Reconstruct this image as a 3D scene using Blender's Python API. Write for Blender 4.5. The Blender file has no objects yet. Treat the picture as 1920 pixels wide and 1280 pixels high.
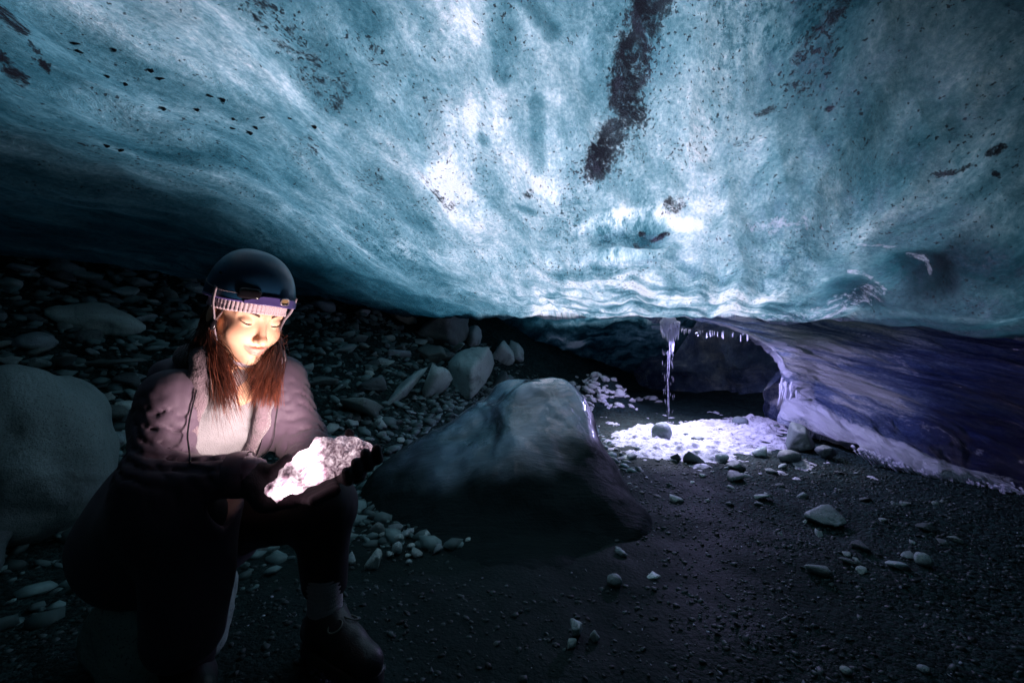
import bpy, bmesh, math, random
import numpy as np
from mathutils import Vector, Matrix

random.seed(7)
rng = np.random.default_rng(7)
SC = bpy.context.scene
COL = SC.collection
FPX = 1920 * 16.0 / 36.0
CAMZ = 0.9

def P(px, py, Y):
    """a world point seen at photo pixel (px, py) at depth Y (camera at (0,0,CAMZ) looking along +Y)"""
    return np.array([(px - 960) / FPX * Y, Y, CAMZ - (py - 640) / FPX * Y])

# ---------------------------------------------------------------- noise
_perm = np.random.default_rng(3).permutation(256)
_perm = np.concatenate([_perm, _perm, _perm])
_grad = np.random.default_rng(4).normal(size=(256, 3))
_grad /= np.linalg.norm(_grad, axis=1)[:, None]

def perlin(p):
    p = np.asarray(p, dtype=np.float64)
    i = np.floor(p).astype(np.int64)
    f = p - i
    u = f * f * f * (f * (f * 6 - 15) + 10)
    i &= 255
    out = 0
    for dx in (0, 1):
        wx = u[..., 0] if dx else 1 - u[..., 0]
        for dy in (0, 1):
            wy = u[..., 1] if dy else 1 - u[..., 1]
            for dz in (0, 1):
                wz = u[..., 2] if dz else 1 - u[..., 2]
                h = _perm[_perm[_perm[(i[..., 0] + dx) & 255] + ((i[..., 1] + dy) & 255)] + ((i[..., 2] + dz) & 255)]
                g = _grad[h]
                d = g[..., 0] * (f[..., 0] - dx) + g[..., 1] * (f[..., 1] - dy) + g[..., 2] * (f[..., 2] - dz)
                out = out + wx * wy * wz * d
    return out * 1.5

def fbm(p, octs=4, lac=2.03, gain=0.5):
    p = np.asarray(p, dtype=np.float64)
    a, s = 1.0, 0
    for k in range(octs):
        s = s + a * perlin(p + 17.3 * k)
        p = p * lac
        a *= gain
    return s

def smooth(a, b, x):
    t = np.clip((x - a) / (b - a), 0, 1)
    return t * t * (3 - 2 * t)

def sp(x, k):
    return k * np.logaddexp(0, x / k)

# ---------------------------------------------------------------- mesh helpers
def mesh_np(name, V, F, smooth_shade=True):
    V = np.asarray(V, dtype=np.float32)
    F = np.asarray(F, dtype=np.int32)
    me = bpy.data.meshes.new(name)
    n, k = F.shape
    me.vertices.add(len(V))
    me.vertices.foreach_set("co", V.ravel())
    me.loops.add(n * k)
    me.loops.foreach_set("vertex_index", F.ravel())
    me.polygons.add(n)
    me.polygons.foreach_set("loop_start", np.arange(0, n * k, k, dtype=np.int32))
    try:
        me.polygons.foreach_set("loop_total", np.full(n, k, dtype=np.int32))
    except Exception:
        pass
    me.update(calc_edges=True)
    me.validate()
    if smooth_shade:
        me.polygons.foreach_set("use_smooth", np.ones(len(me.polygons), dtype=bool))
    return me

def link(name, me, mat, parent=None, loc=None):
    o = bpy.data.objects.new(name, me)
    COL.objects.link(o)
    if mat is not None:
        me.materials.append(mat)
    if parent is not None:
        o.parent = parent
    if loc is not None:
        o.location = loc
    return o

def tag(o, label=None, cat=None, group=None, kind=None):
    if label: o["label"] = label
    if cat: o["category"] = cat
    if group: o["group"] = group
    if kind: o["kind"] = kind
    return o

def empty(name, loc):
    o = bpy.data.objects.new(name, None)
    COL.objects.link(o)
    o.location = loc
    return o

def attr_f(me, name, vals):
    a = me.attributes.new(name, 'FLOAT', 'POINT')
    a.data.foreach_set("value", np.asarray(vals, dtype=np.float32).ravel())

def attr_v(me, name, vals):
    a = me.attributes.new(name, 'FLOAT_VECTOR', 'POINT')
    a.data.foreach_set("vector", np.asarray(vals, dtype=np.float32).ravel())

def grid_faces(nu, nv, wrap_v=False, flip=False):
    i, j = np.meshgrid(np.arange(nu - 1), np.arange(nv if wrap_v else nv - 1), indexing='ij')
    j2 = (j + 1) % nv
    f = np.stack([i * nv + j, i * nv + j2, (i + 1) * nv + j2, (i + 1) * nv + j], -1).reshape(-1, 4)
    return f[:, ::-1] if flip else f

def catmull(ctrl, n):
    """resample axis 0 of ctrl (m,...) to n samples, Catmull-Rom"""
    ctrl = np.asarray(ctrl, dtype=np.float64)
    m = len(ctrl)
    t = np.linspace(0, m - 1, n)
    i = np.minimum(t.astype(int), m - 2)
    f = (t - i).reshape((-1,) + (1,) * (ctrl.ndim - 1))
    ext = np.concatenate([2 * ctrl[:1] - ctrl[1:2], ctrl, 2 * ctrl[-1:] - ctrl[-2:-1]])
    p0, p1, p2, p3 = ext[i], ext[i + 1], ext[i + 2], ext[i + 3]
    return 0.5 * ((2 * p1) + (-p0 + p2) * f + (2 * p0 - 5 * p1 + 4 * p2 - p3) * f ** 2 + (-p0 + 3 * p1 - 3 * p2 + p3) * f ** 3)

def grid_normals(G):
    du = np.gradient(G, axis=0)
    dv = np.gradient(G, axis=1)
    n = np.cross(du, dv)
    return n / (np.linalg.norm(n, axis=-1, keepdims=True) + 1e-12)

def tube(path, radii, sides=8, caps=True):
    """V, F (quads) of a tube along path (n,3)"""
    path = np.asarray(path, float)
    n = len(path)
    radii = np.broadcast_to(np.asarray(radii, float), (n,))
    T = np.gradient(path, axis=0)
    T /= np.linalg.norm(T, axis=1)[:, None] + 1e-12
    up = np.array([0, 0, 1.0]) if abs(T[0, 2]) < 0.9 else np.array([1.0, 0, 0])
    V = []
    N = np.cross(T[0], up); N /= np.linalg.norm(N)
    a = np.linspace(0, 2 * math.pi, sides, endpoint=False)
    for k in range(n):
        N = N - T[k] * np.dot(N, T[k]); N /= np.linalg.norm(N) + 1e-12
        B = np.cross(T[k], N)
        V.append(path[k] + radii[k] * (np.cos(a)[:, None] * N + np.sin(a)[:, None] * B))
    V = np.concatenate(V)
    F = grid_faces(n, sides, wrap_v=True)
    return V, F

def join_vf(parts):
    V, F, o = [], [], 0
    for v, f in parts:
        V.append(v); F.append(np.asarray(f) + o); o += len(v)
    return np.concatenate(V), np.concatenate(F)

# ---------------------------------------------------------------- signed distance modelling
def vlen(x): return np.sqrt((x * x).sum(-1))
def s_sph(p, c, r): return vlen(p - np.asarray(c)) - r
def s_ell(p, c, r):
    q = p - np.asarray(c); r = np.asarray(r)
    k0 = vlen(q / r); k1 = vlen(q / (r * r))
    return k0 * (k0 - 1) / (k1 + 1e-9)
def s_cap(p, a, b, ra, rb=None):
    a = np.asarray(a, float); b = np.asarray(b, float)
    rb = ra if rb is None else rb
    ba = b - a
    t = np.clip(((p - a) @ ba) / (ba @ ba + 1e-12), 0, 1)
    return vlen(p - a - t[..., None] * ba) - (ra + (rb - ra) * t)
def s_chain(p, pts, rad, k=0.0):
    d = None
    for i in range(len(pts) - 1):
        e = s_cap(p, pts[i], pts[i + 1], rad[i], rad[i + 1])
        d = e if d is None else (smin(d, e, k) if k else np.minimum(d, e))
    return d
def smin(a, b, k):
    h = np.clip(0.5 + 0.5 * (b - a) / k, 0, 1)
    return b + (a - b) * h - k * h * (1 - h)
def smax(a, b, k): return -smin(-a, -b, k)

_C = np.array([(x, y, z) for x in (0, 1) for y in (0, 1) for z in (0, 1)])
_E = [(a, b) for a in range(8) for b in range(a + 1, 8) if np.abs(_C[a] - _C[b]).sum() == 1]

def surface_nets(fn, lo, hi, h):
    lo = np.asarray(lo, float); hi = np.asarray(hi, float)
    n = np.ceil((hi - lo) / h).astype(int) + 1
    F = np.empty(n, dtype=np.float32)
    ys = lo[1] + h * np.arange(n[1]); zs = lo[2] + h * np.arange(n[2])
    step = max(1, int(400000 / (n[1] * n[2])))
    for i0 in range(0, n[0], step):
        xs = lo[0] + h * np.arange(i0, min(n[0], i0 + step))
        X, Y, Z = np.meshgrid(xs, ys, zs, indexing='ij')
        F[i0:i0 + len(xs)] = fn(np.stack([X, Y, Z], -1))
    for ax in range(3):
        for e in (0, -1):
            sl = [slice(None)] * 3; sl[ax] = e
            F[tuple(sl)] = np.maximum(F[tuple(sl)], 1e-4)
    S = F < 0
    c = sum(S[a:n[0] - 1 + a, b:n[1] - 1 + b, d:n[2] - 1 + d].astype(np.int8) for a, b, d in _C)
    act = (c > 0) & (c < 8)
    ijk = np.argwhere(act)
    idx = np.full(act.shape, -1, dtype=np.int64)
    idx[act] = np.arange(len(ijk))
    vals = [F[tuple((ijk + o).T)] for o in _C]
    pos = np.zeros((len(ijk), 3)); cnt = np.zeros(len(ijk))
    for a, b in _E:
        fa, fb = vals[a], vals[b]
        cr = (fa < 0) != (fb < 0)
        t = np.where(cr, fa / np.where(cr, fa - fb, 1), 0)
        pos += np.where(cr[:, None], _C[a] + t[:, None] * (_C[b] - _C[a]), 0)
        cnt += cr
    V = lo + h * (ijk + pos / cnt[:, None])
    Q = []
    for ax in range(3):
        u, v = (ax + 1) % 3, (ax + 2) % 3
        sl0 = [slice(1, -1)] * 3; sl1 = [slice(1, -1)] * 3
        sl0[ax] = slice(0, -1); sl1[ax] = slice(1, None)
        m = S[tuple(sl0)] != S[tuple(sl1)]
        g = np.argwhere(m)
        if not len(g): continue
        g[:, u] += 1; g[:, v] += 1
        def cell(du, dv):
            q = g.copy(); q[:, u] += du; q[:, v] += dv
            return idx[tuple(q.T)]
        quad = np.stack([cell(-1, -1), cell(0, -1), cell(0, 0), cell(-1, 0)], -1)
        ins = S[tuple(g.T)]
        quad[~ins] = quad[~ins][:, ::-1]
        Q.append(quad)
    Q = np.concatenate(Q)
    Q = Q[(Q >= 0).all(1)]
    return V, Q

# ---------------------------------------------------------------- node helpers
class NB:
    def __init__(self, name):
        self.m = bpy.data.materials.new(name)
        self.m.use_nodes = True
        self.t = self.m.node_tree
        self.t.nodes.clear()
        self.out = self.t.nodes.new('ShaderNodeOutputMaterial')
    def n(self, typ, ins=None, **kw):
        nd = self.t.nodes.new(typ)
        for k, v in kw.items(): setattr(nd, k, v)
        for k, v in (ins or {}).items():
            self.set(nd.inputs[k], v)
        return nd
    def set(self, sock, v):
        if isinstance(v, bpy.types.NodeSocket): self.t.links.new(v, sock)
        elif isinstance(v, bpy.types.Node): self.t.links.new(v.outputs[0], sock)
        else:
            if sock.type == 'RGBA' and len(v) == 3: v = (*v, 1)
            sock.default_value = v
    def math(self, op, a, b=0.0, c=0.0, clamp=False):
        nd = self.n('ShaderNodeMath', operation=op, use_clamp=clamp)
        self.set(nd.inputs[0], a); self.set(nd.inputs[1], b); self.set(nd.inputs[2], c)
        return nd.outputs[0]
    def ramp(self, fac, a, b, lo=0.0, hi=1.0):
        nd = self.n('ShaderNodeMapRange', interpolation_type='SMOOTHSTEP')
        for k, v in (('Value', fac), ('From Min', a), ('From Max', b), ('To Min', lo), ('To Max', hi)): self.set(nd.inputs[k], v)
        return nd.outputs[0]
    def mix(self, fac, a, b, blend='MIX'):
        nd = self.n('ShaderNodeMix', data_type='RGBA', blend_type=blend)
        self.set(nd.inputs['Factor'], fac); self.set(nd.inputs[6], a); self.set(nd.inputs[7], b)
        return nd.outputs[2]
    def noise(self, vec, scale, detail=4, rough=0.5, dist=0.0):
        nd = self.n('ShaderNodeTexNoise', {'Scale': scale, 'Detail': detail, 'Roughness': rough, 'Distortion': dist})
        if vec is not None: self.set(nd.inputs['Vector'], vec)
        return nd.outputs[0]
    def voro(self, vec, scale, feature='F1', out='Distance', rnd=1.0):
        nd = self.n('ShaderNodeTexVoronoi', {'Scale': scale, 'Randomness': rnd}, feature=feature)
        if vec is not None: self.set(nd.inputs['Vector'], vec)
        return nd.outputs[out]
    def scale(self, vec, s, loc=(0, 0, 0)):
        nd = self.n('ShaderNodeMapping', {'Scale': s, 'Location': loc})
        self.set(nd.inputs['Vector'], vec)
        return nd.outputs[0]
    def obj(self): return self.n('ShaderNodeTexCoord').outputs['Object']
    def attr(self, name, out='Fac'): return self.n('ShaderNodeAttribute', attribute_name=name).outputs[out]
    def bump(self, h, strength=0.5, dist=0.01, normal=None):
        nd = self.n('ShaderNodeBump', {'Strength': strength, 'Distance': dist, 'Height': h})
        if normal is not None: self.set(nd.inputs['Normal'], normal)
        return nd.outputs[0]
    def bsdf(self, col, rough=0.5, **kw):
        nd = self.n('ShaderNodeBsdfPrincipled', {'Base Color': col, 'Roughness': rough})
        for k, v in kw.items(): self.set(nd.inputs[k.replace('_', ' ')], v)
        return nd.outputs[0]
    def done(self, shader):
        self.t.links.new(shader, self.out.inputs['Surface'])
        return self.m

def mat_simple(name, col, rough=0.6, nscale=40, var=0.25, bump=0.3, bdist=0.003, **kw):
    b = NB(name)
    v = b.obj()
    n = b.noise(v, nscale, 5, 0.6)
    c = b.mix(n, tuple(x * (1 - var) for x in col), tuple(min(1, x * (1 + var)) for x in col))
    return b.done(b.bsdf(c, rough, Normal=b.bump(n, bump, bdist), **kw))
# ================================================================= materials of the setting
ABS = (1.55, .96, 0.86)          # how strongly the ice swallows red, green and blue per unit of thickness

def ice_material(name, fine=1.0, base_t=0.90, gain=1.5, bumps=1.0, rough=0.2, trans=0.68, speck=1.0, absb=ABS, dk=0.35, ftr=-0.1):
    b = NB(name)
    flow = b.attr('flow', 'Vector')
    obj = b.obj()
    n1 = b.noise(b.scale(flow, (1.7, 0.7, 1.7)), 1.0, 8, 0.66, 0.7)
    n2 = b.noise(b.scale(flow, (7.5, 3.0, 7.5), (3, 7, 1)), 1.0, 8, 0.74, 0.4)
    n3 = b.noise(b.scale(flow, (60, 40, 60)), 1.0, 5, 0.75)
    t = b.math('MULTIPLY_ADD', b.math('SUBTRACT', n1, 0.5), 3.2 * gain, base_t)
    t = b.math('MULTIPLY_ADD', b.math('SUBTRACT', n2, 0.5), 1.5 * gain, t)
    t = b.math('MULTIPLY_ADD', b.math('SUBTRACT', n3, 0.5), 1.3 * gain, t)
    t = b.math('ADD', t, b.attr('thick_shade'))  # ice thickness plus light and shade painted into the colour
    soot = b.ramp(b.noise(b.scale(flow, (1.9, 0.9, 1.9), (4, 8, 2)), 1.0, 5, 0.6, 0.6), 0.52, 0.72)
    grain = b.ramp(b.noise(b.scale(flow, (26, 16, 26), (1, 3, 2)), 1.0, 6, 0.8), 0.46, 0.62)
    t = b.math('MULTIPLY_ADD', b.math('MULTIPLY', soot, grain), 1.1 * speck, t)
    t = b.math('MAXIMUM', t, 0.06)
    cc = b.n('ShaderNodeCombineColor')
    for k in range(3):
        b.set(cc.inputs[k], b.math('POWER', math.exp(-absb[k]), t))
    # grit: dense dirt where the attribute says so, scattered specks elsewhere
    dirt = b.attr('dirt')
    g1 = b.noise(b.scale(flow, (20, 14, 20)), 1.0, 9, 0.8, 0.3)
    g2 = b.noise(b.scale(flow, (62, 40, 62), (5, 1, 2)), 1.0, 3, 0.6)
    clus = b.noise(b.scale(flow, (2.2, 1.3, 2.2), (9, 4, 3)), 1.0, 4, 0.6)
    m1 = b.ramp(b.math('MULTIPLY_ADD', dirt, 0.29, g1), 0.655, 0.80)
    thr = b.math('MULTIPLY_ADD', clus, -0.30 * speck, 0.79)
    thr = b.math('MULTIPLY_ADD', dirt, -0.12, thr)
    m2 = b.math('MULTIPLY', b.ramp(b.math('SUBTRACT', g2, thr), 0.0, 0.03), 0.9)
    g3 = b.noise(b.scale(flow, (24, 13, 24), (2, 9, 4)), 1.0, 5, 0.7, 0.3)
    m3 = b.math('MULTIPLY', b.ramp(b.math('MULTIPLY_ADD', clus, 0.25 * speck, g3), 0.852, 0.885), 0.92)
    mk = b.math('MAXIMUM', b.math('MAXIMUM', m1, m2), m3)
    col = b.mix(mk, cc.outputs[0], (0.012, 0.013, 0.018))
    frost_glow = b.attr('frost_glow')  # real frost plus glow and gleams painted into the colour
    fm = b.ramp(b.math('MULTIPLY_ADD', b.math('SUBTRACT', g1, 0.5), 1.6, frost_glow), 0.35, 0.75)
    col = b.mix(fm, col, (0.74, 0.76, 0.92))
    scal = b.voro(b.scale(flow, (7.5, 4.0, 7.5)), 1.0, 'SMOOTH_F1')
    h = b.math('MULTIPLY_ADD', scal, 0.35, b.math('MULTIPLY', n2, 0.8))
    h = b.math('MULTIPLY_ADD', g1, 0.28 * fine, h)
    nor = b.bump(h, 1.0 * bumps, 0.06)
    nor2 = b.bump(n3, 0.25 * fine, 0.006, nor)
    tr = b.n('ShaderNodeBsdfTranslucent', {'Color': col, 'Normal': nor2})
    df = b.n('ShaderNodeBsdfDiffuse', {'Color': b.mix(dk, col, (0, 0, 0)), 'Normal': nor2})
    body = b.n('ShaderNodeMixShader', {0: b.math('MULTIPLY', b.math('MULTIPLY_ADD', fm, ftr, 1.0), trans), 1: df.outputs[0], 2: tr.outputs[0]})
    gl = b.n('ShaderNodeBsdfGlossy', {'Color': (0.95, 0.97, 1.0), 'Roughness': b.math('MULTIPLY_ADD', fm, 0.4, rough), 'Normal': nor2})
    fr = b.n('ShaderNodeFresnel', {'IOR': 1.31, 'Normal': nor2})
    mx = b.n('ShaderNodeMixShader', {0: fr.outputs[0], 1: body.outputs[0], 2: gl.outputs[0]})
    return b.done(mx.outputs[0])

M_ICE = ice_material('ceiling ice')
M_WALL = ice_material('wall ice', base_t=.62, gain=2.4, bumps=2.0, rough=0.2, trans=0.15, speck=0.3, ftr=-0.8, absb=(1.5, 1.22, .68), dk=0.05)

def rock_material(name, col, wet=0.35, var=0.45):
    b = NB(name)
    o = b.obj()
    rnd = b.n('ShaderNodeObjectInfo').outputs['Random']
    n = b.noise(o, 7, 8, 0.65)
    n2 = b.noise(o, 45, 6, 0.7)
    sp_ = b.noise(o, 170, 3, 0.6)
    c = b.mix(n, tuple(x * (1 - var) for x in col), tuple(x * (1 + var) for x in col))
    c = b.mix(b.math('MULTIPLY', n2, 0.5), c, tuple(x * 0.45 for x in col))
    c = b.mix(b.ramp(sp_, 0.56, 0.66), c, tuple(x * 0.35 for x in col))
    c = b.mix(b.ramp(b.noise(o, 2.6, 5, 0.7, 1.2), 0.5, 0.66), c, tuple(x * 0.4 for x in col))
    c = b.mix(1.0, c, b.mix(rnd, (0.62, 0.62, 0.66), (1.25, 1.2, 1.1)), 'MULTIPLY')
    nor = b.bump(b.math('MULTIPLY_ADD', n2, 0.5, n), 0.6, 0.02)
    return b.done(b.bsdf(c, 0.55, Normal=nor, Specular_IOR_Level=wet))

M_ROCK = rock_material('grey stone', (0.44, 0.56, 0.56))
M_ROCKD = rock_material('dark basalt', (0.15, 0.20, 0.20))
M_ROCKP = rock_material('pale smooth stone', (0.27, 0.35, 0.35), 0.3, 0.18)

def ground_material():
    b = NB('wet gravel')
    o = b.obj()
    n = b.noise(o, 2.2, 6, 0.6)
    g = b.voro(o, 55)
    gc = b.voro(o, 55, out='Color')
    g2 = b.voro(o, 140)
    f = b.noise(o, 90, 4, 0.7)
    mud = b.attr('mud')
    c = b.mix(n, (0.005, 0.012, 0.0115), (0.013, 0.029, 0.028))
    gcol = b.n('ShaderNodeSeparateColor', {0: gc}).outputs[0]
    c = b.mix(b.math('MULTIPLY', b.math('SUBTRACT', 1.0, mud), b.ramp(gcol, 0.3, 1.0)), c, (0.028, 0.062, 0.060))
    c = b.mix(b.math('MULTIPLY', f, 0.4), c, (0.02, 0.021, 0.02))
    h = b.math('MULTIPLY_ADD', g, -1.0, b.math('MULTIPLY', g2, -0.4))
    h = b.math('MULTIPLY', h, b.math('MULTIPLY_ADD', mud, -0.8, 1.0))
    h = b.math('MULTIPLY_ADD', f, 0.25, h)
    nor = b.bump(h, 0.75, 0.014)
    r = b.ramp(n, 0.3, 0.7, 0.8, 0.5)
    return b.done(b.bsdf(c, r, Normal=nor, Specular_IOR_Level=0.03))
M_GROUND = ground_material()

def snow_material():
    b = NB('snow')
    o = b.obj()
    n = b.noise(o, 26, 6, 0.65)
    n2 = b.noise(o, 90, 3, 0.6)
    c = b.mix(b.ramp(n, 0.50, 0.66), (0.56, 0.56, 0.64), (0.17, 0.17, 0.21))
    nor = b.bump(b.math('MULTIPLY_ADD', n2, 0.5, n), 0.8, 0.02)
    return b.done(b.bsdf(c, 0.6, Normal=nor))
M_SNOW = snow_material()

def frost_material():
    b = NB('frosted icicles')
    o = b.obj()
    n = b.noise(o, 60, 4, 0.6)
    c = b.mix(n, (0.72, 0.74, 0.86), (0.92, 0.92, 0.97))
    nor = b.bump(n, 0.5, 0.01)
    tr = b.n('ShaderNodeBsdfTranslucent', {'Color': c})
    pr = b.bsdf(c, 0.25, Normal=nor)
    mx = b.n('ShaderNodeMixShader', {0: 0.45, 1: pr, 2: tr.outputs[0]})
    return b.done(mx.outputs[0])
M_FROST = frost_material()

def hump_material():
    b = NB('dirty smooth ice')
    o = b.obj()
    st = b.scale(o, (2.0, 9.0, 9.0))
    mp = b.n('ShaderNodeMapping', {'Rotation': (0.3, 0.5, 0.6), 'Scale': (5, 26, 26)})
    b.set(mp.inputs['Vector'], o)
    n = b.noise(o, 2.6, 6, 0.6, 0.6)
    s = b.noise(mp.outputs[0], 1.0, 6, 0.65, 0.5)
    f = b.noise(o, 60, 5, 0.7)
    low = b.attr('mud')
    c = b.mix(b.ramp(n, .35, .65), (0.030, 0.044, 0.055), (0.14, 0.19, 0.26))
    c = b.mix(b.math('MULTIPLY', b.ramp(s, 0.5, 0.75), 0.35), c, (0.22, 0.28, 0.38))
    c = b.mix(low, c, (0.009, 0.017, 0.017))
    h = b.math('MULTIPLY_ADD', s, 0.22, b.math('MULTIPLY', n, 0.8))
    h = b.math('MULTIPLY_ADD', f, 0.07, h)
    nor = b.bump(h, 0.6, 0.06)
    r = b.math('MULTIPLY_ADD', low, 0.4, b.ramp(n, 0.35, 0.65, 0.2, 0.06))
    return b.done(b.bsdf(c, r, Normal=nor, Specular_IOR_Level=b.math('MULTIPLY_ADD', low, -.68, .7), IOR=1.4, Coat_Weight=b.math('SUBTRACT', 1.0, low), Coat_Roughness=.06, Coat_IOR=1.5))
M_HUMP = hump_material()
M_COVER = mat_simple('sun blocker sheet', (0.55, 0.6, 0.65), 0.8)

# ================================================================= ground
def ground_z(x, y, rough=True):
    x = np.asarray(x, float); y = np.asarray(y, float)
    d = -.82 * (x + 2.2) + .57 * (y - 1.6)
    bank = np.minimum(0.74 * sp(d - 0.06, .07), 2.4)
    left = np.minimum(.62 * sp(-(x + 2.75), .12), 2.4)
    right = np.minimum(.5 * sp(x - 3.6, .12), 1.5)
    seat = 0.05 * np.exp(-((x + .7) ** 2 + (y - 1.2) ** 2) / .5)
    z = np.maximum(np.maximum(bank, left), right) + seat - 0.01
    z = z + .5 * np.exp(-((x - 1.22) / .36) ** 2 - ((y - 6.2) / .5) ** 2)
    if rough:
        q = np.stack([x, y, 0 * x], -1)
        onbank = smooth(0.0, 0.5, z)
        z = z + (0.02 + 0.07 * onbank) * fbm(q * 1.9, 3) + (.006 + .02 * onbank) * fbm(q * 8, 3)
    return z

gx = np.linspace(-6.5, 6.5, 520); gy = np.linspace(-4, 11, 560)
GX, GY = np.meshgrid(gx, gy, indexing='ij')
GZ = ground_z(GX, GY)
me = mesh_np('ground', np.stack([GX, GY, GZ], -1).reshape(-1, 3), grid_faces(520, 560, flip=True))
mudm = smooth(1.5, .5, np.hypot((GX - .05) / 1.25, (GY - 1.9) / 1.0)) * smooth(.3, .1, GZ)
mudm = np.maximum(mudm, smooth(1.2, .5, np.hypot((GX - .9) / .6, (GY - 3.1) / .8)) * .7)
attr_f(me, 'mud', mudm)
tag(link('ground', me, M_GROUND), kind='structure')

def on_ground(px, py, y0=0.7, y1=9.0):
    Y = np.linspace(y0, y1, 1400)
    x = (px - 960) / FPX * Y; z = CAMZ - (py - 640) / FPX * Y
    g = ground_z(x, Y)
    k = np.argmax(z < g)
    return np.array([x[k], Y[k], g[k]])

# ================================================================= ice ceiling and the tunnel behind it
AX = 0.34
cpx = [0, 480, 900, 1080, 1250, 1420, 1600, 1920]
zrow = {
    -150: [2.0, 2.12, 2.18, 2.18, 2.15, 2.1, 2.05, 1.95],
    0:    [1.95, 2.08, 2.13, 2.12, 2.1, 2.04, 1.98, 1.87],
    130:  [1.85, 2.0, 2.03, 2.02, 2.0, 1.93, 1.86, 1.75],
    250:  [1.74, 1.88, 1.91, 1.9, 1.87, 1.8, 1.72, 1.6],
    350:  [1.66, 1.77, 1.77, 1.74, 1.7, 1.64, 1.56, 1.45],
    450:  [1.55, 1.63, 1.58, 1.54, 1.5, 1.45, 1.38, 1.28],
    520:  [1.44, 1.47, 1.40, 1.36, 1.33, 1.29, 1.24, 1.16],
    560:  [1.36, 1.38, 1.29, 1.25, 1.22, 1.19, 1.15, 1.08],
    592:  [1.30, 1.28, 1.185, 1.155, 1.13, 1.105, 1.07, 1.03],
}
rows = []
far_l = [-6.0, -4.2]; far_r = [4.6, 6.4]
def wide(mid, y, zl, zr):
    return [np.array([far_l[0], y, zl[0]]), np.array([far_l[1], y, zl[1]])] + mid + [np.array([far_r[0], y, zr[1]]), np.array([far_r[1], y, zr[0]])]
xs_near = [-2.4, -1.1, -.2, .25, .6, 1.0, 1.5, 2.4]
for y, k in ((-3.6, -0.15), (-3.2, .5), (-2.2, .82), (-.6, .98)):
    rows.append(wide([np.array([x, y, (2.2 - .05 * abs(x) ** 1.5) * k]) for x in xs_near], y, (1.0 * k, 1.75 * k), (.0, 1.2 * k)))
rows.append(wide([np.array([x, .35, 2.19 - .06 * abs(x) ** 1.5]) for x in [-1.75, -.85, -.12, .2, .45, .72, 1.1, 1.75]], .35, (1.0, 1.6), (.3, 1.2)))
for py, zz in zrow.items():
    mid = [P(px, py, (z - CAMZ) * FPX / (640 - py)) for px, z in zip(cpx, zz)]
    if py == 592:
        mid[-1] = P(1920, 640, 2.15); mid[-2] = P(1600, 602, 3.1)
    l, r = mid[0], mid[-1]
    rows.append([l + [-3.2, .4, -.1], l + [-1.4, .2, -.02]] + mid + [r + [1.0, .0, -.35], r + [2.6, .3, -.8]])
lip = [p.copy() for p in rows[-1]]
prof_t = [(.03, .12, .07), (.1, .5, .28), (.2, 1.5, .40), (.3, 2.2, .36)]
for dx, dy, dz in prof_t:
    r = []
    for j, p in enumerate(lip):
        if j <= 3: r.append(p + [0, dy * .8, -dz * .2 - dy * .06])
        elif j <= 7: r.append(p + [dx, dy, dz])
        else: r.append(p + [dx * 1.0, dy * .45, dz * 2.2])
    rows.append(r)
back = [(7.6, 1.0), (8.3, .6), (8.9, .1), (9.2, -.4)]
for y, z in back:
    r = []
    for j, p in enumerate(lip):
        x = [-6, -4.5, -3, -1.6, -.1, .8, 1.7, 2.5, 3.6, 4.6, 5.6, 6.4][j]
        if j >= 8: r.append(np.array([x, 4.6 + (y - 7) * .5, 2.2 + (y - 7) * .3]))
        else: r.append(np.array([x, y, z + (.3 if j <= 3 else 0)]))
    rows.append(r)
ctrl = np.array(rows)
NR, NC = 640, 760
G = catmull(np.swapaxes(catmull(ctrl, NR), 0, 1), NC)          # (NC, NR, 3)
N = grid_normals(G)
N *= np.sign((N * (np.array([0.3, 2.5, .4]) - G)).sum(-1, keepdims=True))   # face the inside
along = G[..., 1] + .25 * G[..., 0]; across = G[..., 0] - AX * G[..., 1]
FL = np.stack([across, along, G[..., 2] * .8], -1)
Yc = np.maximum(G[..., 1], .3)
PX = 960 + G[..., 0] / Yc * FPX; PY = 640 - (G[..., 2] - CAMZ) / Yc * FPX
infront = G[..., 1] > .8
def blob(px, py, rx, ry, ang=0.0, hard=.35):
    a = math.radians(ang); dx, dy = PX - px, PY - py
    u = (dx * math.cos(a) + dy * math.sin(a)) / rx; v = (-dx * math.sin(a) + dy * math.cos(a)) / ry
    return smooth(1.0, hard, np.hypot(u, v)) * infront
def streak(pts, w):
    out = 0
    for (x0, y0), (x1, y1) in zip(pts[:-1], pts[1:]):
        d = np.array([x1 - x0, y1 - y0]); L2 = (d * d).sum()
        t = np.clip(((PX - x0) * d[0] + (PY - y0) * d[1]) / L2, 0, 1)
        r = np.hypot(PX - x0 - t * d[0], PY - y0 - t * d[1])
        out = np.maximum(out, smooth(1, .25, r / w))
    return out * infront
disp = .05 * fbm(FL * [1.1, .55, 1], 3) + .022 * fbm(FL * [3.4, 1.7, 3] + 5, 3) + .028 * (np.abs(perlin(FL * [5, 3.2, 5] + 9)) - .25)
disp += .10 * (np.abs(perlin(FL * [1.7, .35, 1.2] + 31)) - .3) + .045 * (np.abs(perlin(FL * [4.2, .9, 3] + 51)) - .3)
far = smooth(2.6, 4.2, G[..., 1])
wq = FL * [2.6, 4.6, 3] + 3 + .5 * np.stack([perlin(FL * 3 + 8), perlin(FL * 3 + 18), 0 * FL[..., 0]], -1)
disp += far * (.026 * fbm(wq, 4))
hol = blob(1588, 553, 75, 34, 5, .2) + blob(1715, 515, 105, 48, 8, .2)
disp -= .045 * hol
disp += .07 * blob(1180, 440, 130, 40, 3, .3) - .05 * blob(1180, 478, 110, 16, 0, .2)
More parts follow.
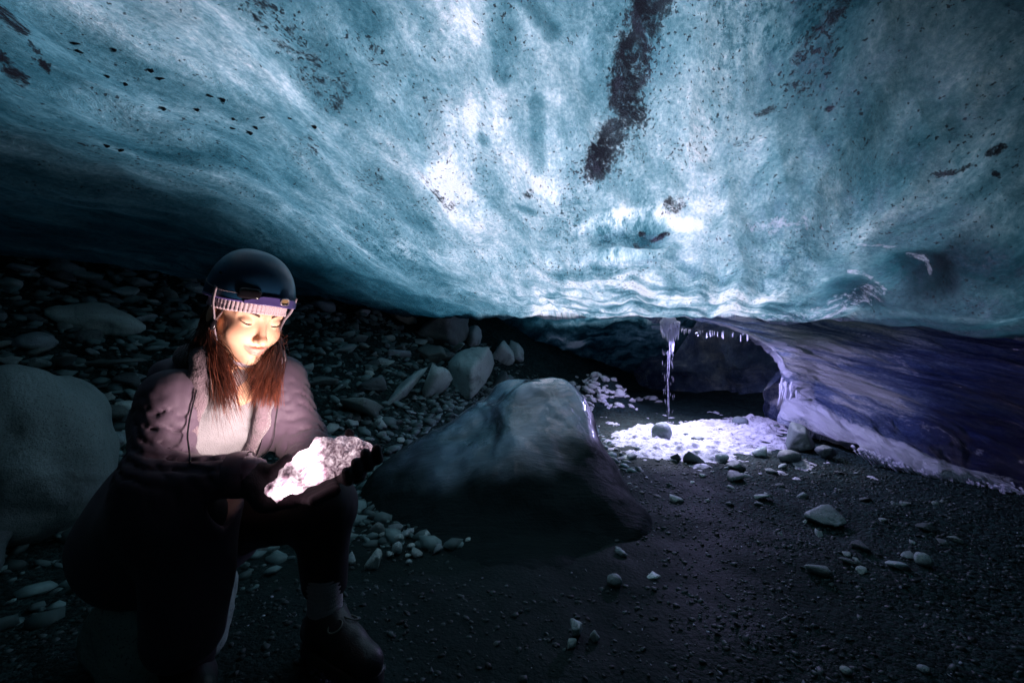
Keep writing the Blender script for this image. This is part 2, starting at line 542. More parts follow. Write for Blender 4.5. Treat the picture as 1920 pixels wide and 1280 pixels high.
disp += .03 * streak([(770, 180), (830, 330), (905, 430)], 40) - .03 * blob(860, 250, 70, 80)
G = G + N * disp[..., None]
dirt = np.maximum.reduce([
    1.0 * streak([(1240, -40), (1195, 70), (1172, 170), (1180, 215)], 62), 1.1 * streak([(1150, 240), (1118, 318)], 48), .75 * streak([(1170, 225), (1130, 300)], 75),
    .9 * blob(1262, 394, 40, 26, -25), .62 * streak([(470, -20), (545, 70), (625, 175)], 60), .62 * blob(575, 290, 45, 45), .55 * blob(690, 330, 60, 40, 30),
    .62 * streak([(1570, -10), (1500, 140)], 65), .7 * blob(1440, 195, 36, 20), 1.0 * blob(1555, 207, 18, 9, -20), 1.2 * blob(1865, 280, 36, 18, -20), .9 * streak([(1755, 322), (1825, 303)], 10),
    1.0 * blob(1868, 327, 14, 10), .95 * streak([(-10, 20), (38, 60)], 36), .9 * streak([(50, 92), (66, 108)], 10), .9 * streak([(76, 122), (92, 138)], 10), .8 * streak([(0, 110), (45, 150)], 22),
    1.0 * blob(1205, 428, 14, 8), 1.1 * blob(1238, 438, 32, 8, -8), .8 * streak([(1190, 450), (1222, 478)], 7), .7 * blob(995, 357, 22, 16, -40), .6 * blob(900, 240, 12, 10), .7 * streak([(790, 330), (850, 380)], 16),
    .6 * blob(1400, 260, 50, 20, -15), .45 * blob(700, 100, 30, 40), .5 * blob(1290, 290, 60, 40, -30)])
thick_shade = (.75 * streak([(935, -20), (945, 60), (942, 130)], 38) + .6 * streak([(1005, 195), (1010, 310)], 22) + .8 * blob(905, 266, 16, 18) + .7 * blob(988, 390, 34, 13)
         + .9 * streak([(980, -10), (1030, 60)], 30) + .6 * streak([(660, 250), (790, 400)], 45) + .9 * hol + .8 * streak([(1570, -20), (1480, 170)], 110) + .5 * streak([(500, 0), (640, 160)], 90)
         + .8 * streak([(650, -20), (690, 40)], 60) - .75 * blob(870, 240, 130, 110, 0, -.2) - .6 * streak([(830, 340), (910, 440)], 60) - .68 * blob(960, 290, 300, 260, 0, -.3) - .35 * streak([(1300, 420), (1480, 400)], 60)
         - .3 * blob(860, 80, 70, 90) + .45 * streak([(700, 420), (900, 450)], 40) + .5 * blob(1170, 470, 120, 24))  # streaks are thicker ice; bright centre and dark hollows are painted light and shade
thick_shade = thick_shade + 1.3 * smooth(5.0, 6.0, G[..., 1]) + .9 * smooth(-.1, -1.2, G[..., 0] - .3 * (G[..., 1] - 4)) * smooth(3.0, 4.4, G[..., 1])
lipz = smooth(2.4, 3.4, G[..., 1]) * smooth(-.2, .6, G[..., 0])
thick_shade = thick_shade - (.22 + .45 * smooth(.5, 1.3, G[..., 0] - .2 * (G[..., 1] - 3))) * lipz + lipz * 2.0 * np.clip(fbm(wq * [1.1, 1.5, 1] + 77, 5), -.22, .8)  # glow and dark waves near the lip, painted into the ice colour
thick_shade = thick_shade - blob(1085, 641, 75, 16, 4, 0) * (1.6 + 3.0 * fbm(FL * [3, 3, 3] + 41, 3)) * (G[..., 1] > 5)  # gleams painted on the tunnel roof
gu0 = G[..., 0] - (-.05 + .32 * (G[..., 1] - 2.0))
thick_shade = thick_shade + np.where(gu0 < 0, 1.35, 1.6) * smooth(.8, 2.6, np.abs(gu0))  # light's fall-off towards both sides, painted into the ice colour
thick_shade = thick_shade + .9 * blob(1175, 442, 120, 30, 0, .1) - .6 * streak([(1055, 432), (1120, 408), (1215, 404), (1310, 438)], 13) + .35 * hol + 1.2 * blob(1850, 478, 150, 55, -5, 0) - .6 * streak([(1540, 596), (1700, 585), (1930, 572)], 12)
thick_shade = thick_shade + .45 * streak([(-20, 470), (300, 440), (640, 545)], 60) + .75 * streak([(1300, 620), (1420, 612), (1570, 598)], 26)  # shade along the bank and the lip, painted in
frost_glow = np.maximum.reduce([.5 * streak([(1590, 515), (1630, 530), (1655, 555)], 9), .5 * streak([(1690, 497), (1718, 508), (1735, 525)], 10), .45 * streak([(1610, 456), (1680, 466)], 7),
                           .46 * blob(1460, 428, 190, 48, -8, 0), .40 * streak([(1400, 602), (1520, 590), (1640, 560)], 34), .44 * blob(1360, 590, 150, 26, 0, 0), .6 * streak([(1225, 612), (1300, 618), (1400, 622)], 8), .5 * streak([(1500, 605), (1580, 585)], 8)])  # narrow rims are frost; the broad patches are lavender glow painted in
Vc = G.reshape(-1, 3); Fc = grid_faces(NC, NR)
cen = Vc[Fc].mean(1)
hole = np.hypot((cen[:, 0] - 1.95) / 1.0, (cen[:, 1] - 6.05) / .85) + .15 * perlin(cen * 3) < 1
ji = np.repeat(np.arange(NC - 1), NR - 1); ri = np.tile(np.arange(NR - 1), NC - 1)
beyond = (ji > NC * 8.6 / 11) & (ri > NR * 15.2 / 21)
Fc = Fc[~(hole | beyond)]
me = mesh_np('ice_ceiling', Vc, Fc)
attr_v(me, 'flow', FL); attr_f(me, 'dirt', dirt); attr_f(me, 'thick_shade', thick_shade); attr_f(me, 'frost_glow', frost_glow)
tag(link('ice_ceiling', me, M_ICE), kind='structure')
CEIL_P, CEIL_PX, CEIL_PY = G, PX, PY
def on_ceiling(px, py):
    k = np.argmin(np.where((G[..., 1] > .8) & (G[..., 1] < 5.5), (CEIL_PX - px) ** 2 + (CEIL_PY - py) ** 2, 1e12))
    return G.reshape(-1, 3)[k]

# ================================================================= ice wall on the right
wc = [1466, 1540, 1640, 1750, 1850, 1950, 2150]
wr = [
    [(p, q, y) for p, q, y in zip([1290] + wc[1:], (592, 575, 560, 560, 560, 560, 560), (5.2, 5.1, 4.9, 4.6, 4.2, 3.9, 3.4))],
    [(p, q, y) for p, q, y in zip([1400] + wc[1:], (630, 635, 640, 650, 655, 660, 660), (4.95, 4.75, 4.5, 4.1, 3.8, 3.5, 3.0))],
    [(p, q, y) for p, q, y in zip([1456] + wc[1:], (676, 690, 710, 720, 730, 735, 740), (4.7, 4.5, 4.2, 3.85, 3.55, 3.3, 2.8))],
    [(p, q, y) for p, q, y in zip([1472] + wc[1:], (730, 745, 770, 790, 805, 815, 825), (4.6, 4.3, 3.9, 3.6, 3.35, 3.1, 2.6))],
    [(p, q, y) for p, q, y in zip([1470] + wc[1:], (770, 778, 815, 848, 872, 888, 900), (4.45, 4.0, 3.5, 3.15, 2.95, 2.78, 2.35))],
    [(p, q, y) for p, q, y in zip([1480] + wc[1:], (795, 808, 845, 882, 908, 924, 945), (4.4, 3.95, 3.42, 3.05, 2.85, 2.68, 2.25))],
    [(p, q, y) for p, q, y in zip([1484] + wc[1:], (800, 812, 848, 882, 905, 920, 940), (4.5, 4.1, 3.6, 3.3, 3.1, 2.9, 2.5))],
    [(p, q, y) for p, q, y in zip([1494] + wc[1:], (815, 830, 860, 890, 912, 930, 960), (4.7, 4.35, 3.9, 3.6, 3.4, 3.2, 2.8))],
]
ctrl = np.array([[P(*q) for q in r] for r in wr])
ctrl = np.concatenate([np.array([[P(r[0][0] + 40, r[0][1], r[0][2] + 1.3)] for r in wr]), ctrl, ctrl[:, -1:] + [.6, -1.6, 0], ctrl[:, -1:] + [.2, -5.0, 0]], 1)
WN, WM = 260, 520
W = catmull(np.swapaxes(catmull(ctrl, WN), 0, 1), WM)
N = grid_normals(W); N *= np.sign((N * (np.array([0.6, 1.5, .6]) - W)).sum(-1, keepdims=True))
Yc = np.maximum(W[..., 1], .3); PX = 960 + W[..., 0] / Yc * FPX; PY = 640 - (W[..., 2] - CAMZ) / Yc * FPX; infront = W[..., 1] > .8
s_along = np.cumsum(np.linalg.norm(np.diff(W, axis=0, prepend=W[:1]), axis=-1), 0)
WFL = np.stack([W[..., 2] * 1.6 + s_along * .45, s_along, 0 * s_along], -1)
wd = .04 * (np.abs(perlin(WFL * [4.5, 1.4, 1] + 14)) - .3) + .05 * fbm(WFL * [3.2, 1.1, 1], 3) + .035 * (np.abs(perlin(WFL * [7, 2.2, 1] + 4)) - .25) + .015 * fbm(WFL * [16, 6, 1], 3)
low = np.linspace(0, 1, WN)[None, :] + 0 * s_along
wd += .030 * (np.abs(perlin(WFL * [10, 3.2, 1] + 33)) - .25) + .05 * np.exp(-((low - .66) / .1) ** 2) * (.6 + fbm(WFL * [1, 3, 1], 2))
W = W + N * wd[..., None]
frost_glow = np.maximum.reduce([1.0 * streak([(1480, 740), (1540, 785), (1640, 838), (1740, 880), (1900, 920)], 34) * smooth(1990, 1800, PX), .95 * blob(1495, 750, 48, 60, 20, .3),
                           .8 * streak([(1330, 612), (1400, 626), (1450, 655), (1478, 700)], 13), .45 * streak([(1620, 650), (1690, 672), (1720, 702)], 9), .4 * streak([(1700, 790), (1840, 845)], 12)])
wr_ = WFL * [5.5, 1.5, 1] + .35 * np.stack([perlin(WFL * [3, 2, 1] + 5), perlin(WFL * [3, 2, 1] + 25), 0 * low], -1)
ridge = smooth(.86, .99, 1 - np.abs(perlin(wr_ + 60))) * smooth(-.2, .35, perlin(WFL * [3, 1.2, 1] + 70))
frost_glow = np.maximum(frost_glow, .85 * ridge * smooth(1860, 1560, PX))  # pale ridges are painted gleams on the ripples
wall_shade = -.9 * blob(1520, 650, 110, 45, 12, 0) - .5 * streak([(1500, 640), (1640, 665), (1700, 690)], 14) - .6 * streak([(1560, 700), (1680, 740)], 10) - .5 * streak([(1640, 745), (1760, 790), (1850, 820)], 12) + 2.4 * smooth(1580, 1880, PX) + .5 * smooth(1500, 1440, PX) * smooth(700, 760, PY) - .35 * streak([(1480, 640), (1700, 740)], 60)  # lit upper left and shaded right end, painted into the wall colour
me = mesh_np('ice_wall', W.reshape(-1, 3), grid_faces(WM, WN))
attr_v(me, 'flow', WFL * [2.2, 1, 1]); attr_f(me, 'dirt', 0 * low); attr_f(me, 'thick_shade', wall_shade); attr_f(me, 'frost_glow', frost_glow)
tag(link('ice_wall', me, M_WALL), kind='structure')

# ================================================================= back of the tunnel
bx = catmull(np.array([[-2.0, 8.4], [.2, 9.3], [2.0, 9.0], [3.4, 7.9], [4.0, 6.6], [3.75, 5.7], [3.05, 5.05]]), 160)
bz = np.linspace(-.3, 2.6, 70)
B = np.stack([np.repeat(bx[:, None, 0], 70, 1), np.repeat(bx[:, None, 1], 70, 1), np.repeat(bz[None], 160, 0)], -1)
N = grid_normals(B); N *= np.sign((N * (np.array([1.6, 6.2, .8]) - B)).sum(-1, keepdims=True))
B += N * (.30 * fbm(B * 1.3, 5) + .25 * np.maximum(B[..., 2], 0) ** 1.5 * .5)[..., None]
me = mesh_np('ice_tunnel', B.reshape(-1, 3), grid_faces(160, 70))
attr_v(me, 'flow', B); attr_f(me, 'dirt', 0 * B[..., 0]); attr_f(me, 'thick_shade', .6 + 0 * B[..., 0]); attr_f(me, 'frost_glow', 0 * B[..., 0])
tag(link('ice_tunnel', me, M_WALL), kind='structure')

# ================================================================= unseen cover added to block the sun, its gap shaped to light the ceiling
cx = np.linspace(-10, 10, 160); cy = np.linspace(-8, 18, 200)
CX, CY = np.meshgrid(cx, cy, indexing='ij')
CZ = 3.55 + .12 * fbm(np.stack([CX, CY, 0 * CX], -1) * .8, 3)
Vc = np.stack([CX, CY, CZ], -1).reshape(-1, 3); Fc = grid_faces(160, 200, flip=True)
cen = Vc[Fc].mean(1)
gu = cen[:, 0] - (.22 + .34 * (cen[:, 1] - 4))
gap = np.hypot(gu / np.where(gu < 0, 2.3, 2.1), (cen[:, 1] - 6.8) / 4.3) ** 2 + .3 * fbm(cen * .9, 3) < 1
me = mesh_np('sun_blocker', Vc, Fc[~gap])
o = tag(link('sun_blocker', me, M_COVER), kind='structure')
sol = o.modifiers.new('thickness', 'SOLIDIFY'); sol.thickness = .12

# ================================================================= smooth ice hump in the middle
def hump_sdf(p):
    q = p + .035 * np.stack([fbm(p * 1.7, 2), fbm(p * 1.7 + 9, 2), 0 * p[..., 0]], -1)
    d = s_ell(q, (-.22, 3.02, -.07), (.70, .70, .34))
    d = smin(d, s_cap(q, (.02, 3.55, .42), (.30, 3.35, .46), .19, .17), .22)
    d = smin(d, s_cap(q, (-.12, 3.4, .28), (-.42, 3.1, .12), .2, .16), .2)
    d = smin(d, s_cap(q, (.32, 3.2, .32), (.42, 2.45, -.04), .24, .22), .2)
    d = smin(d, s_cap(q, (.10, 3.1, .36), (.05, 2.5, .06), .2, .2), .25)
    d = smin(d, s_ell(q, (-.05, 2.35, -.14), (.80, .80, .17)), .3)
    d = d + .022 * np.exp(-((p[..., 0] + .10 + .35 * (p[..., 1] - 3.2)) / .07) ** 2) * smooth(.2, .4, p[..., 2]) + .014 * fbm(p * [5, 2.5, 6], 3) + .012 * (np.abs(perlin(p * [4.5, 1.6, 4])) - .25)
    return np.maximum(d, -(p[..., 2] + .12))
V, F = surface_nets(hump_sdf, (-1.35, 1.25, -.2), (1.2, 4.0, .9), .018)
me = mesh_np('ice_hump', V, F)
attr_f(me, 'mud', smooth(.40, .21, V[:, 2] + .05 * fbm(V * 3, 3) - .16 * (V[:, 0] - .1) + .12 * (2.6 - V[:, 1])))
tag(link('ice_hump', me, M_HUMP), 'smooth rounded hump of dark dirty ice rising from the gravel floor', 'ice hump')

# ================================================================= snow below the shaft
ring = [on_ground(*q) for q in ((1120, 812), (1190, 798), (1300, 788), (1420, 782), (1500, 800), (1480, 835), (1440, 858), (1330, 880), (1250, 868), (1180, 858))]
ring = np.array(ring)[:, :2]
sx = np.linspace(ring[:, 0].min() - .2, ring[:, 0].max() + .2, 170); sy = np.linspace(ring[:, 1].min() - .3, ring[:, 1].max() + .3, 220)
SX, SY = np.meshgrid(sx, sy, indexing='ij')
def poly_sd(x, y, ring):
    inside = np.zeros(x.shape, bool); d = np.full(x.shape, 1e9)
    for (x0, y0), (x1, y1) in zip(ring, np.roll(ring, -1, 0)):
        c = ((y0 > y) != (y1 > y)) & (x < (x1 - x0) * (y - y0) / (y1 - y0 + 1e-12) + x0); inside ^= c
        t = np.clip(((x - x0) * (x1 - x0) + (y - y0) * (y1 - y0)) / ((x1 - x0) ** 2 + (y1 - y0) ** 2), 0, 1)
        d = np.minimum(d, np.hypot(x - x0 - t * (x1 - x0), y - y0 - t * (y1 - y0)))
    return np.where(inside, d, -d)
q = np.stack([SX, SY, 0 * SX], -1)
SZ = ground_z(SX, SY) + .06 * smooth(-.15, .35, poly_sd(SX, SY, ring)) - .03 + .04 * fbm(q * 4, 3) + .03 * np.maximum(perlin(q * 11), 0) + .014 * fbm(q * 24, 3)
me = mesh_np('snow', np.stack([SX, SY, SZ], -1).reshape(-1, 3), grid_faces(170, 220, flip=True))
tag(link('snow', me, M_SNOW), kind='structure')
# ================================================================= stones
def ico(sub):
    bm = bmesh.new(); bmesh.ops.create_icosphere(bm, subdivisions=sub, radius=1.0)
    bm.verts.ensure_lookup_table()
    V = np.array([v.co[:] for v in bm.verts]); F = np.array([[v.index for v in f.verts] for f in bm.faces])
    bm.free(); return V, F
ICO = {k: ico(k) for k in (1, 2, 3, 4, 5)}

def rock_vf(seed, kind='angular', sub=3, rough=1.0):
    r = np.random.default_rng(seed)
    D, F = ICO[sub]
    if kind == 'angular':
        n = r.normal(size=(13, 3)); n /= np.linalg.norm(n, axis=1)[:, None]
        d = r.uniform(.62, 1.0, 13)
        c = np.maximum(D @ n.T, .05) / d
        rad = 1 / (np.power((c ** 26).sum(1), 1 / 26))
        rad *= 1 + .05 * rough * fbm(D * 2.2 + seed, 3) + .03 * rough * fbm(D * 7 + seed, 3)
    elif kind == 'sub':
        n = r.normal(size=(9, 3)); n /= np.linalg.norm(n, axis=1)[:, None]
        d = r.uniform(.7, 1.0, 9)
        c = np.maximum(D @ n.T, .05) / d
        rad = 1 / (np.power((c ** 6).sum(1), 1 / 6))
        rad *= 1 + .09 * rough * fbm(D * 1.6 + seed, 3) + .025 * rough * fbm(D * 8 + seed, 3)
    else:
        rad = .92 + .13 * fbm(D * 1.1 + seed, 2) + .012 * rough * fbm(D * 7 + seed, 3)
    V = D * rad[:, None]
    lo, hi = V.min(0), V.max(0)
    V = (V - (lo + hi) / 2) / (hi - lo) * 2
    return V, F

def stone(name, center, size, kind, mat, label, seed, cat='stone', group=None, sub=3, rot=None):
    """one stone; size = half extents along x, y, z"""
    V, F = rock_vf(seed, kind, sub)
    r = np.random.default_rng(seed + 99)
    a = r.uniform(-.5, .5) if rot is None else rot
    V = V * np.asarray(size)
    c, s = math.cos(a), math.sin(a)
    V = V @ np.array([[c, s * .3, s], [0, 1, 0], [-s, 0, c]]).T if rot is not None else V
    me = mesh_np(name, V, F)
    o = link(name, me, mat, loc=tuple(center))
    return tag(o, label, cat, group)

def px_stone(px, py, w, h, label, seed, kind='angular', mat=None, name='stone', cat='stone', group=None, rot=None, Y=None, sub=None, deep=1.0):
    """a stone whose outline is about w x h photo pixels round (px, py), resting on the ground there"""
    if Y is None:
        b = on_ground(px, py + h * .42); Y = b[1]
    k = Y / FPX
    c = P(px, py, Y); sx, sz = w * .5 * k, h * .5 * k
    sy = (sx * .8 + sz * .4) * deep
    c[1] += sy * .5
    g = float(ground_z(c[0], c[1]))
    bot = min(c[2] - sz, g - .15 * sz)
    top = c[2] + sz
    return stone(name, (c[0], c[1], (top + bot) / 2), (sx, sy, (top - bot) / 2), kind, mat or M_ROCK, label, seed, cat, group, sub or (4 if w > 50 else 3), rot)

# ---- big ones
stone('boulder', (-2.12, 2.02, .385), (.275, .31, .42), 'round', M_ROCKP, 'huge smooth pale boulder at the left edge behind the seated woman', 11, 'boulder', sub=5)
stone('boulder', (-2.12, 1.72, .12), (.30, .22, .22), 'sub', M_ROCKD, 'dark low rock wedged under the huge smooth pale boulder', 12, 'boulder', sub=4)
stone('boulder', (-.97, 1.27, .12), (.17, .18, .17), 'round', M_ROCKP, 'pale rounded boulder the woman in the parka sits on', 13, 'boulder', sub=5)
BIG = [
    (175, 600, 140, 74, 'broad weathered grey boulder low on the left bank above the pale boulder', 'sub', M_ROCK),
    (118, 505, 42, 28, 'rounded stone on the crest of the left bank, right against the ice', 'sub', M_ROCK),
    (152, 517, 64, 26, 'long flat-topped stone on the crest of the left bank', 'angular', M_ROCK),
    (30, 501, 46, 18, 'flat slab on the bank crest at the far left edge', 'angular', M_ROCK),
    (12, 530, 44, 26, 'rounded stone cut by the left edge below the bank crest', 'sub', M_ROCK),
    (224, 548, 52, 27, 'wedge-shaped stone right of the broad weathered boulder', 'angular', M_ROCK),
    (252, 528, 40, 18, 'tilted stone on the bank crest halfway to the helmet', 'angular', M_ROCK),
    (362, 540, 42, 24, 'rounded stone on the crest just left of the helmet', 'sub', M_ROCK),
    (49, 640, 60, 38, 'rounded grey stone above the huge pale boulder', 'round', M_ROCK),
    (93, 682, 112, 44, 'long dark stone lying against the top of the huge pale boulder', 'sub', M_ROCKD),
    (195, 712, 92, 30, 'low flat stone beneath the thin dark slab', 'sub', M_ROCK),
    (252, 600, 42, 28, 'small grey block at the right end of the broad weathered boulder', 'angular', M_ROCK),
    (242, 640, 42, 16, 'flat pale stone on the slope left of her shoulder', 'sub', M_ROCK),
    (224, 762, 32, 20, 'small stone between the pale boulder and her sleeve', 'sub', M_ROCK),
    (365, 618, 56, 44, 'rounded stone right behind the woman\'s shoulder and hair', 'round', M_ROCK),
    (140, 874, 38, 46, 'upright dark stone below the huge pale boulder', 'sub', M_ROCKD),
    (126, 945, 86, 66, 'low pale rock beside the hem of the coat', 'round', M_ROCK),
    (825, 612, 98, 78, 'large dark square block on top of the rock pile', 'angular', M_ROCKD),
    (886, 632, 34, 46, 'upright grey slab leaning on the large dark square block', 'angular', M_ROCK),
    (940, 662, 50, 48, 'grey block between the upright slab and the ice hump', 'angular', M_ROCK),
    (966, 658, 34, 42, 'pale leaning block at the right end of the rock pile', 'angular', M_ROCK),
    (880, 704, 88, 108, 'biggest craggy boulder of the pile, beside the ice hump', 'angular', M_ROCK),
    (810, 722, 66, 86, 'smooth square-faced boulder left of the biggest craggy one', 'sub', M_ROCK),
    (756, 732, 70, 82, 'rounded knobbly boulder at the left end of the big row', 'sub', M_ROCK),
    (850, 655, 44, 26, 'flat stone wedged under the large dark square block', 'sub', M_ROCK),
    (808, 664, 58, 36, 'wedge-shaped dark stone above the square-faced boulder', 'angular', M_ROCKD),
    (748, 664, 38, 20, 'flat stone left of the wedge-shaped dark one', 'sub', M_ROCK),
    (782, 641, 34, 12, 'thin pale flake of rock below the large dark square block', 'angular', M_ROCK),
    (695, 722, 58, 34, 'low brown-grey stone left of the knobbly boulder', 'sub', M_ROCKD),
    (664, 768, 78, 50, 'rough dark stone at the foot of the scree, above the glowing ice', 'sub', M_ROCKD),
    (602, 718, 58, 24, 'flat dark stone on the scree right of her shoulder', 'angular', M_ROCKD),
    (938, 718, 34, 44, 'narrow dark stone squeezed between the craggy boulder and the hump', 'angular', M_ROCKD),
    (650, 655, 34, 22, 'angular stone in the middle of the scree', 'angular', M_ROCK),
    (600, 573, 46, 22, 'rounded stone on the bank crest right of the helmet', 'sub', M_ROCK),
    (675, 586, 36, 16, 'flat stone on the bank crest between helmet and dark block', 'angular', M_ROCK),
    (760, 598, 38, 22, 'stone touching the left side of the large dark square block', 'angular', M_ROCK),
    (740, 590, 24, 14, 'small dark stone on the crest beneath the blue ice', 'sub', M_ROCKD),
    (712, 791, 28, 22, 'small stone below the low brown-grey one at the scree foot', 'sub', M_ROCK),
    (770, 772, 22, 10, 'small flat stone below the square-faced boulder', 'sub', M_ROCK),
    (655, 793, 28, 18, 'stone right above the far tip of the glowing ice', 'angular', M_ROCK),
    (726, 915, 40, 44, 'lone rounded stone on bare mud right of the woman\'s hands', 'round', M_ROCKP),
    (698, 1052, 28, 36, 'angular stone standing alone nearest the boot', 'angular', M_ROCK),
    (657, 1049, 20, 20, 'small stone right beside her trouser leg', 'sub', M_ROCK),
    (706, 992, 28, 22, 'brownish stone at the left end of the little cluster on mud', 'angular', M_ROCKD),
    (482, 1028, 34, 20, 'rounded pale stone seen between her legs', 'round', M_ROCKP),
    (1154, 1091, 28, 22, 'pale egg-shaped stone on the gravel right of the hump', 'round', M_ROCKP),
    (1167, 1039, 22, 12, 'flat stone just in front of the hump\'s right foot', 'sub', M_ROCK),
    (1226, 1082, 26, 9, 'thin flat stone right of the pale egg-shaped one', 'sub', M_ROCK),
    (1083, 1187, 24, 36, 'upright pointed stone in the bottom gravel', 'angular', M_ROCK),
    (1116, 1194, 18, 20, 'small pale stone right of the upright pointed one', 'angular', M_ROCKP),
    (1073, 1210, 18, 16, 'small stone below the upright pointed one', 'sub', M_ROCK),
    (1553, 973, 68, 30, 'largest flat pale stone on the gravel at right', 'sub', M_ROCKP),
    (1437, 934, 30, 13, 'flat pale stone at the edge of the snow light', 'sub', M_ROCKP),
    (1688, 1062, 34, 14, 'flat stone with a dark hollow side in the right gravel', 'angular', M_ROCK),
    (1738, 1052, 28, 24, 'rounded dark stone at the far right of the gravel', 'round', M_ROCK),
    (1590, 1260, 20, 12, 'pale stone at the bottom edge right of centre', 'round', M_ROCKP),
    (1737, 1257, 20, 12, 'pale stone at the bottom edge far right', 'round', M_ROCKP),
    (1518, 824, 62, 56, 'big dark purple block at the right end of the snow', 'angular', M_ROCKD),
    (1487, 858, 40, 24, 'low dark round stone in front of the dark purple block', 'round', M_ROCKD),
    (1556, 850, 34, 28, 'dark stone behind the right side of the purple block', 'angular', M_ROCKD),
    (1244, 812, 38, 38, 'snow-dusted round stone under the water trickle', 'round', M_ROCKP),
    (1391, 791, 28, 18, 'pale round stone at the back of the snow', 'round', M_ROCKP),
    (1304, 858, 38, 26, 'dark stone at the front edge of the snow', 'sub', M_ROCKD),
    (1272, 857, 24, 18, 'small stone left of the dark one at the snow front', 'sub', M_ROCKD),
    (1357, 858, 24, 16, 'small rounded stone in the middle of the snow front', 'round', M_ROCK),
    (1429, 848, 32, 20, 'flat-topped stone in the snow left of the low dark one', 'angular', M_ROCK),
    (1385, 874, 32, 18, 'dark flat stone just off the snow front', 'sub', M_ROCKD),
    (1380, 894, 34, 16, 'black stone lying nearest to us below the snow', 'sub', M_ROCKD),
    (1313, 827, 26, 14, 'half-buried stone in the brightest snow', 'sub', M_ROCKD),
]
for i, (px, py, w, h, lab, kind, mat) in enumerate(BIG):
    big = w > 60
    px_stone(px, py, w, h, lab, 100 + i * 7, kind, mat, 'boulder' if big else 'stone', 'boulder' if big else 'stone')
# thin dark slab on the left
c = on_ground(195, 690)
V, F = rock_vf(5, 'angular', 3)
o = link('slab', mesh_np('slab', V * [.30, .07, .028], F), M_ROCKD, loc=(c[0], c[1] - .02, c[2] + .03))
tag(o, 'long thin dark slab lying level behind her near sleeve', 'slab')

# ---- the little cluster on the mud
for i, (px, py, w, h) in enumerate([(738, 994, 32, 15), (745, 1011, 24, 18), (743, 1030, 20, 24), (794, 1009, 24, 16), (780, 1038, 24, 15), (798, 1018, 22, 12), (820, 1033, 20, 16), (730, 1042, 16, 12), (718, 1004, 18, 9), (769, 996, 14, 14), (757, 1004, 20, 13), (770, 1025, 15, 10), (806, 1026, 13, 12), (765, 1044, 14, 9), (766, 1054, 12, 8)]):
    px_stone(px, py, w, h, 'small grey pebble of the loose heap on mud right of the boot', 900 + i * 3, ('sub', 'angular', 'round')[i % 3], (M_ROCK, M_ROCKP)[i % 4 == 0], 'pebble', 'pebble', 'pebbles heaped on the mud', sub=2)

# ---- scree: individually placed stones sharing a few meshes
SRC = [mesh_np('stone', *rock_vf(500 + k, ('angular', 'sub', 'angular', 'sub')[k % 4], 2 if k > 3 else 3), k % 2 == 1) for k in range(10)]
for k, me in enumerate(SRC):
    me.materials.append((M_ROCK, M_ROCKD, M_ROCK, M_ROCKP)[k % 4])
def scatter(n, boxes, smin_, smax_, name, label, cat, group, seed, zfac=.6, power=2.0):
    r = np.random.default_rng(seed); made = 0
    while made < n:
        x0, y0, x1, y1 = boxes[r.integers(len(boxes))]
        px, py = r.uniform(x0, x1), r.uniform(y0, y1)
        b = on_ground(px, py)
        if b[1] < 1.0 or b[1] > 7.5: continue
        s = smin_ + (smax_ - smin_) * r.random() ** power
        o = bpy.data.objects.new(name, SRC[r.integers(len(SRC))]); COL.objects.link(o)
        o.location = (b[0], b[1], b[2] + s * .18)
        o.scale = (s * r.uniform(.7, 1.2), s * r.uniform(.7, 1.2), s * zfac * r.uniform(.6, 1.2))
        o.rotation_euler = (r.normal() * .25, r.normal() * .25, r.uniform(0, 6.28))
        tag(o, label, cat, group); made += 1
scatter(150, [(0, 520, 380, 700), (0, 500, 380, 620), (555, 580, 800, 800), (560, 600, 860, 700), (180, 700, 260, 960)], .025, .085, 'stone', 'small broken stone of the grey scree on the left bank', 'stone', 'scree stones on the left bank', 21)
scatter(40, [(560, 560, 820, 600), (600, 780, 760, 830)], .02, .06, 'stone', 'small broken stone of the grey scree on the left bank', 'stone', 'scree stones on the left bank', 22)
scatter(70, [(1180, 880, 1640, 960), (1400, 930, 1800, 1080), (1150, 860, 1500, 900)], .012, .045, 'pebble', 'small pebble of the gravel below the snow and ice wall', 'pebble', 'pebbles on the right gravel', 23, .55)
SRC_KEEP = SRC
M_LITCOB = mat_simple('cobble painted lit', (.72, .72, .74), .16, 30, .6, .5, .01)  # pale colour stands in for light falling on the tunnel cobbles
SRC = [mesh_np('cobble', *rock_vf(640 + k, ('sub', 'round')[k % 2], 2)) for k in range(6)]
for me in SRC: me.materials.append(M_LITCOB)
scatter(110, [(1060, 640, 1240, 770), (1090, 650, 1230, 750)], .03, .075, 'cobble', 'wet cobble on the mound inside the tunnel, behind the ice hump', 'cobble', 'wet cobbles in the tunnel', 25)
SRC = SRC_KEEP
scatter(30, [(690, 930, 1200, 1040), (1130, 900, 1210, 1020)], .010, .026, 'pebble', 'small pebble lying along the foot of the ice hump', 'pebble', 'pebbles at the foot of the hump', 26, .6)
scatter(26, [(1130, 790, 1500, 870)], .02, .05, 'stone', 'small stone poking out of the bright snow', 'stone', 'stones in the snow', 24)

